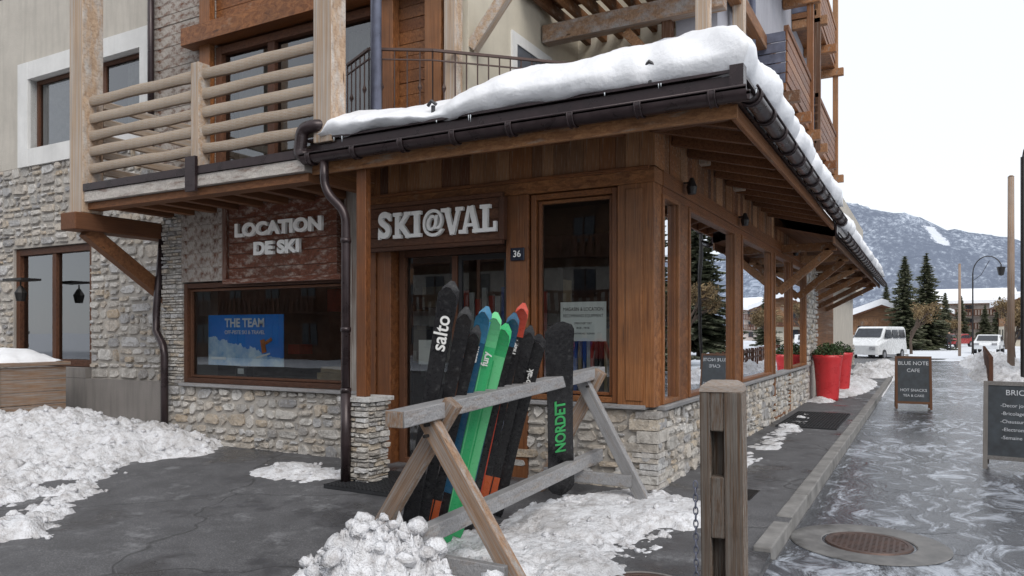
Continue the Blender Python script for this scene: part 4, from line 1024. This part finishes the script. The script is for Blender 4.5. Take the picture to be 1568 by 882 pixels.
t.beam((1.75,26.5,.72),(2.75,46.5,.72),.05,.1); t.beam((1.75,26.5,.42),(2.75,46.5,.42),.05,.1); t.build('fence_rails',['dark'],F)
def car(cx,cy,ang,name,paint,van=False,s_=1):
    e=root(name,(cx,cy,-.13)); t=MB(); W=.9 if not van else .98
    if van: pr=[(-2.4,.35),(-2.45,.9),(-2.2,1.15),(-1.5,1.35),(-.9,1.95),(-.6,2.05),(2.2,2.05),(2.4,1.9),(2.45,.4)]
    else: pr=[(-2.15,.35),(-2.2,.65),(-2.0,.85),(-1.1,.98),(-.4,1.42),(.0,1.5),(1.2,1.48),(1.9,1.1),(2.15,1.0),(2.2,.4)]
    rt=Matrix.Rotation(ang,4,'Z'); T0=Vector((cx,cy,-.13))
    def tr(x,y,z): return T0+rt@Vector((x,y,z))
    rows=[]
    for y_,k_ in((-W,.93),(-W*.97,.98),(-W*.85,1),(W*.85,1),(W*.97,.98),(W,.93)):
        rows.append([tr(x*k_,y_*(1 if z<1.0 else .88),.35+(z-.35)*(k_ if z>1 else 1)) for x,z in pr])
    t.grid(rows,0)
    for rw,rev in((rows[0],0),(rows[-1],1)):
        t.poly(rw if rev else rw[::-1],[(0,0)]*len(rw),(0,0,0),0)
    zt=1.35 if van else 1.02; zz=1.9 if van else 1.38
    for sg in(-1,1):
        xs=(-1.1,-.1,.05,1.0,1.15,2.1) if van else (-.75,.1,.18,1.0,1.05,1.5)
        for a,b_ in zip(xs[::2],xs[1::2]):
            t.poly([tr(a+( -.15 if a<0 else 0),sg*W*.985,zt),tr(b_,sg*W*.985,zt),tr(b_,sg*(W*.86+.01),zz),tr(a+(.25 if a<0 else 0),sg*(W*.86+.01),zz)],[(0,0)]*4,(0,0,0),1)
    f=[(-1.48,1.38),(-.93,1.92)] if van else [(-1.08,1.0),(-.42,1.41)]
    t.poly([tr(f[0][0]-.02,-W*.8,f[0][1]+.03),tr(f[0][0]-.02,W*.8,f[0][1]+.03),tr(f[1][0]-.03,W*.74,f[1][1]+.02),tr(f[1][0]-.03,-W*.74,f[1][1]+.02)],[(0,0)]*4,(0,0,0),1)
    bxk=2.46 if van else 2.21
    if van: t.poly([tr(2.47,-W*.75,1.3),tr(2.47,W*.75,1.3),tr(2.44,W*.7,1.85),tr(2.44,-W*.7,1.85)],[(0,0)]*4,(0,0,0),1)
    for sx in(-1.4,1.45):
        for sg in(-1,1): t.tube([tr(sx,sg*(W-.22),.33),tr(sx,sg*(W+.01),.33)],.33,18,2); t.tube([tr(sx,sg*(W+.011),.33),tr(sx,sg*(W+.02),.33)],.19,12,3)
    for sg in(-1,1): t.ob(tr(-bxk+.03,sg*W*.68,.75),rt@Vector((.04,0,0)),rt@Vector((0,.18,0)),Vector((0,0,.08)),3); t.ob(tr(bxk-.02,sg*W*.75,.9),rt@Vector((.03,0,0)),rt@Vector((0,.1,0)),Vector((0,0,.15)),4)
    t.build('car_body',[paint,M['win'],'black',plain('alloy',(.4,.4,.42),.3,.7),plain('tail_light',(.4,.02,.02),.3)],e)
wp=plain('white_car_paint',(.7,.72,.74),.25,0,.05)
car(-2.6,52,math.radians(72),'white_van',wp,True); car(4.6,72,math.radians(80),'parked_car',wp); car(.6,92,math.radians(70),'parked_car',plain('dark_paint',(.05,.06,.08),.25,.2,.05)); car(3.2,100,math.radians(60),'parked_car',plain('red_paint',(.3,.03,.03),.25,.2,.05))
def person(x,y,ang,coat,name='pedestrian'):
    V=[(0,0,.95),(0,0,1.15),(0,0,1.38),(0,0,1.5),(0,-.01,1.62),(0,-.01,1.74),(.19,0,1.4),(.25,.04,1.15),(.24,-.1,.92),(-.19,0,1.4),(-.25,-.03,1.15),(-.24,.1,.92),(.1,0,.9),(.11,-.1,.5),(.11,-.02,.07),(.11,-.15,.04),(-.1,0,.9),(-.11,.06,.5),(-.11,.22,.1),(-.11,.1,.04)]
    E=[(0,1),(1,2),(2,3),(3,4),(4,5),(2,6),(6,7),(7,8),(2,9),(9,10),(10,11),(0,12),(12,13),(13,14),(14,15),(0,16),(16,17),(17,18),(18,19)]
    Rr=[.15,.14,.16,.06,.105,.09,.075,.06,.045,.075,.06,.045,.105,.075,.055,.045,.105,.075,.055,.045]
    me=bpy.data.meshes.new(name); me.from_pydata(V,E,[]); o=bpy.data.objects.new(name,me); scene.collection.objects.link(o); o.location=(x,y,-.13); o.rotation_euler=(0,0,ang)
    o.modifiers.new('skin','SKIN'); bpy.context.view_layer.objects.active=o
    for v,r in zip(me.skin_vertices[0].data,Rr): v.radius=(r,r)
    me.skin_vertices[0].data[0].use_root=True
    sb=o.modifiers.new('sub','SUBSURF'); sb.levels=1; sb.render_levels=2
    m,nt,b=nm('clothes'); oc=coords(nt,'Object'); sp=nt.nodes.new('ShaderNodeSeparateXYZ'); L(nt,oc,sp.inputs[0]); L(nt,ramp(nt,mth(nt,'MULTIPLY',sp.outputs[2],.5),[(0,(.02,.02,.025)),(.46,coat),(.765,(.45,.28,.2)),(.845,(.05,.03,.02))],'CONSTANT'),b.inputs['Base Color']); me.materials.append(m)
person(2.0,80,0,(.02,.02,.02))
for x,y,a,c_ in((-8.4,-6,3.1,(.5,.05,.04)),(-9.1,-6.4,2.8,(.05,.1,.4)),(-7.4,-7,3.4,(.6,.3,.05)),(-10.2,-7.5,3,(.4,.04,.05)),(-11.4,-6.8,2.5,(.7,.7,.7)),(-12.6,-7.2,3.3,(.5,.05,.05)),(-6.3,-8,3,(.03,.2,.15))): person(x,y,a,c_)  # unseen people added behind the camera for the shop glass to reflect
# ---------------------------------------------------------------- light, sky, camera
az=math.radians(132); el=math.radians(44)
w=bpy.data.worlds.new('World'); scene.world=w; w.use_nodes=True; nt=w.node_tree; bg=nt.nodes['Background']
sk=nt.nodes.new('ShaderNodeTexSky'); sk.sky_type='NISHITA'; sk.sun_disc=False; sk.sun_elevation=el; sk.sun_rotation=az; sk.air_density=1.0; sk.dust_density=2; sk.ozone_density=1; sk.altitude=1400
# thin bright overcast veil over the clear sky
veil=mixc(nt,.82,sk.outputs[0],(7.6,7.75,7.95))
L(nt,veil,bg.inputs[0]); bg.inputs[1].default_value=.15
ld=bpy.data.lights.new('sun','SUN'); ld.energy=1.9; ld.angle=math.radians(35); ld.color=(1,.95,.88); lo=bpy.data.objects.new('sun',ld); scene.collection.objects.link(lo)
sd=Vector((math.sin(az)*math.cos(el),math.cos(az)*math.cos(el),math.sin(el))); lo.rotation_euler=sd.to_track_quat('Z','Y').to_euler(); lo.location=(0,0,30)
cam=bpy.data.cameras.new('camera'); cam.sensor_width=36; cam.lens=26.3; cam.shift_y=67/1568; cam.clip_end=5000; cam.clip_start=.05
co=bpy.data.objects.new('camera',cam); scene.collection.objects.link(co); co.location=(0,0,1.6); co.rotation_euler=(math.pi/2,0,math.radians(28.86)); scene.camera=co
scene.view_settings.view_transform='Standard'; scene.view_settings.look='None'; scene.view_settings.exposure=0
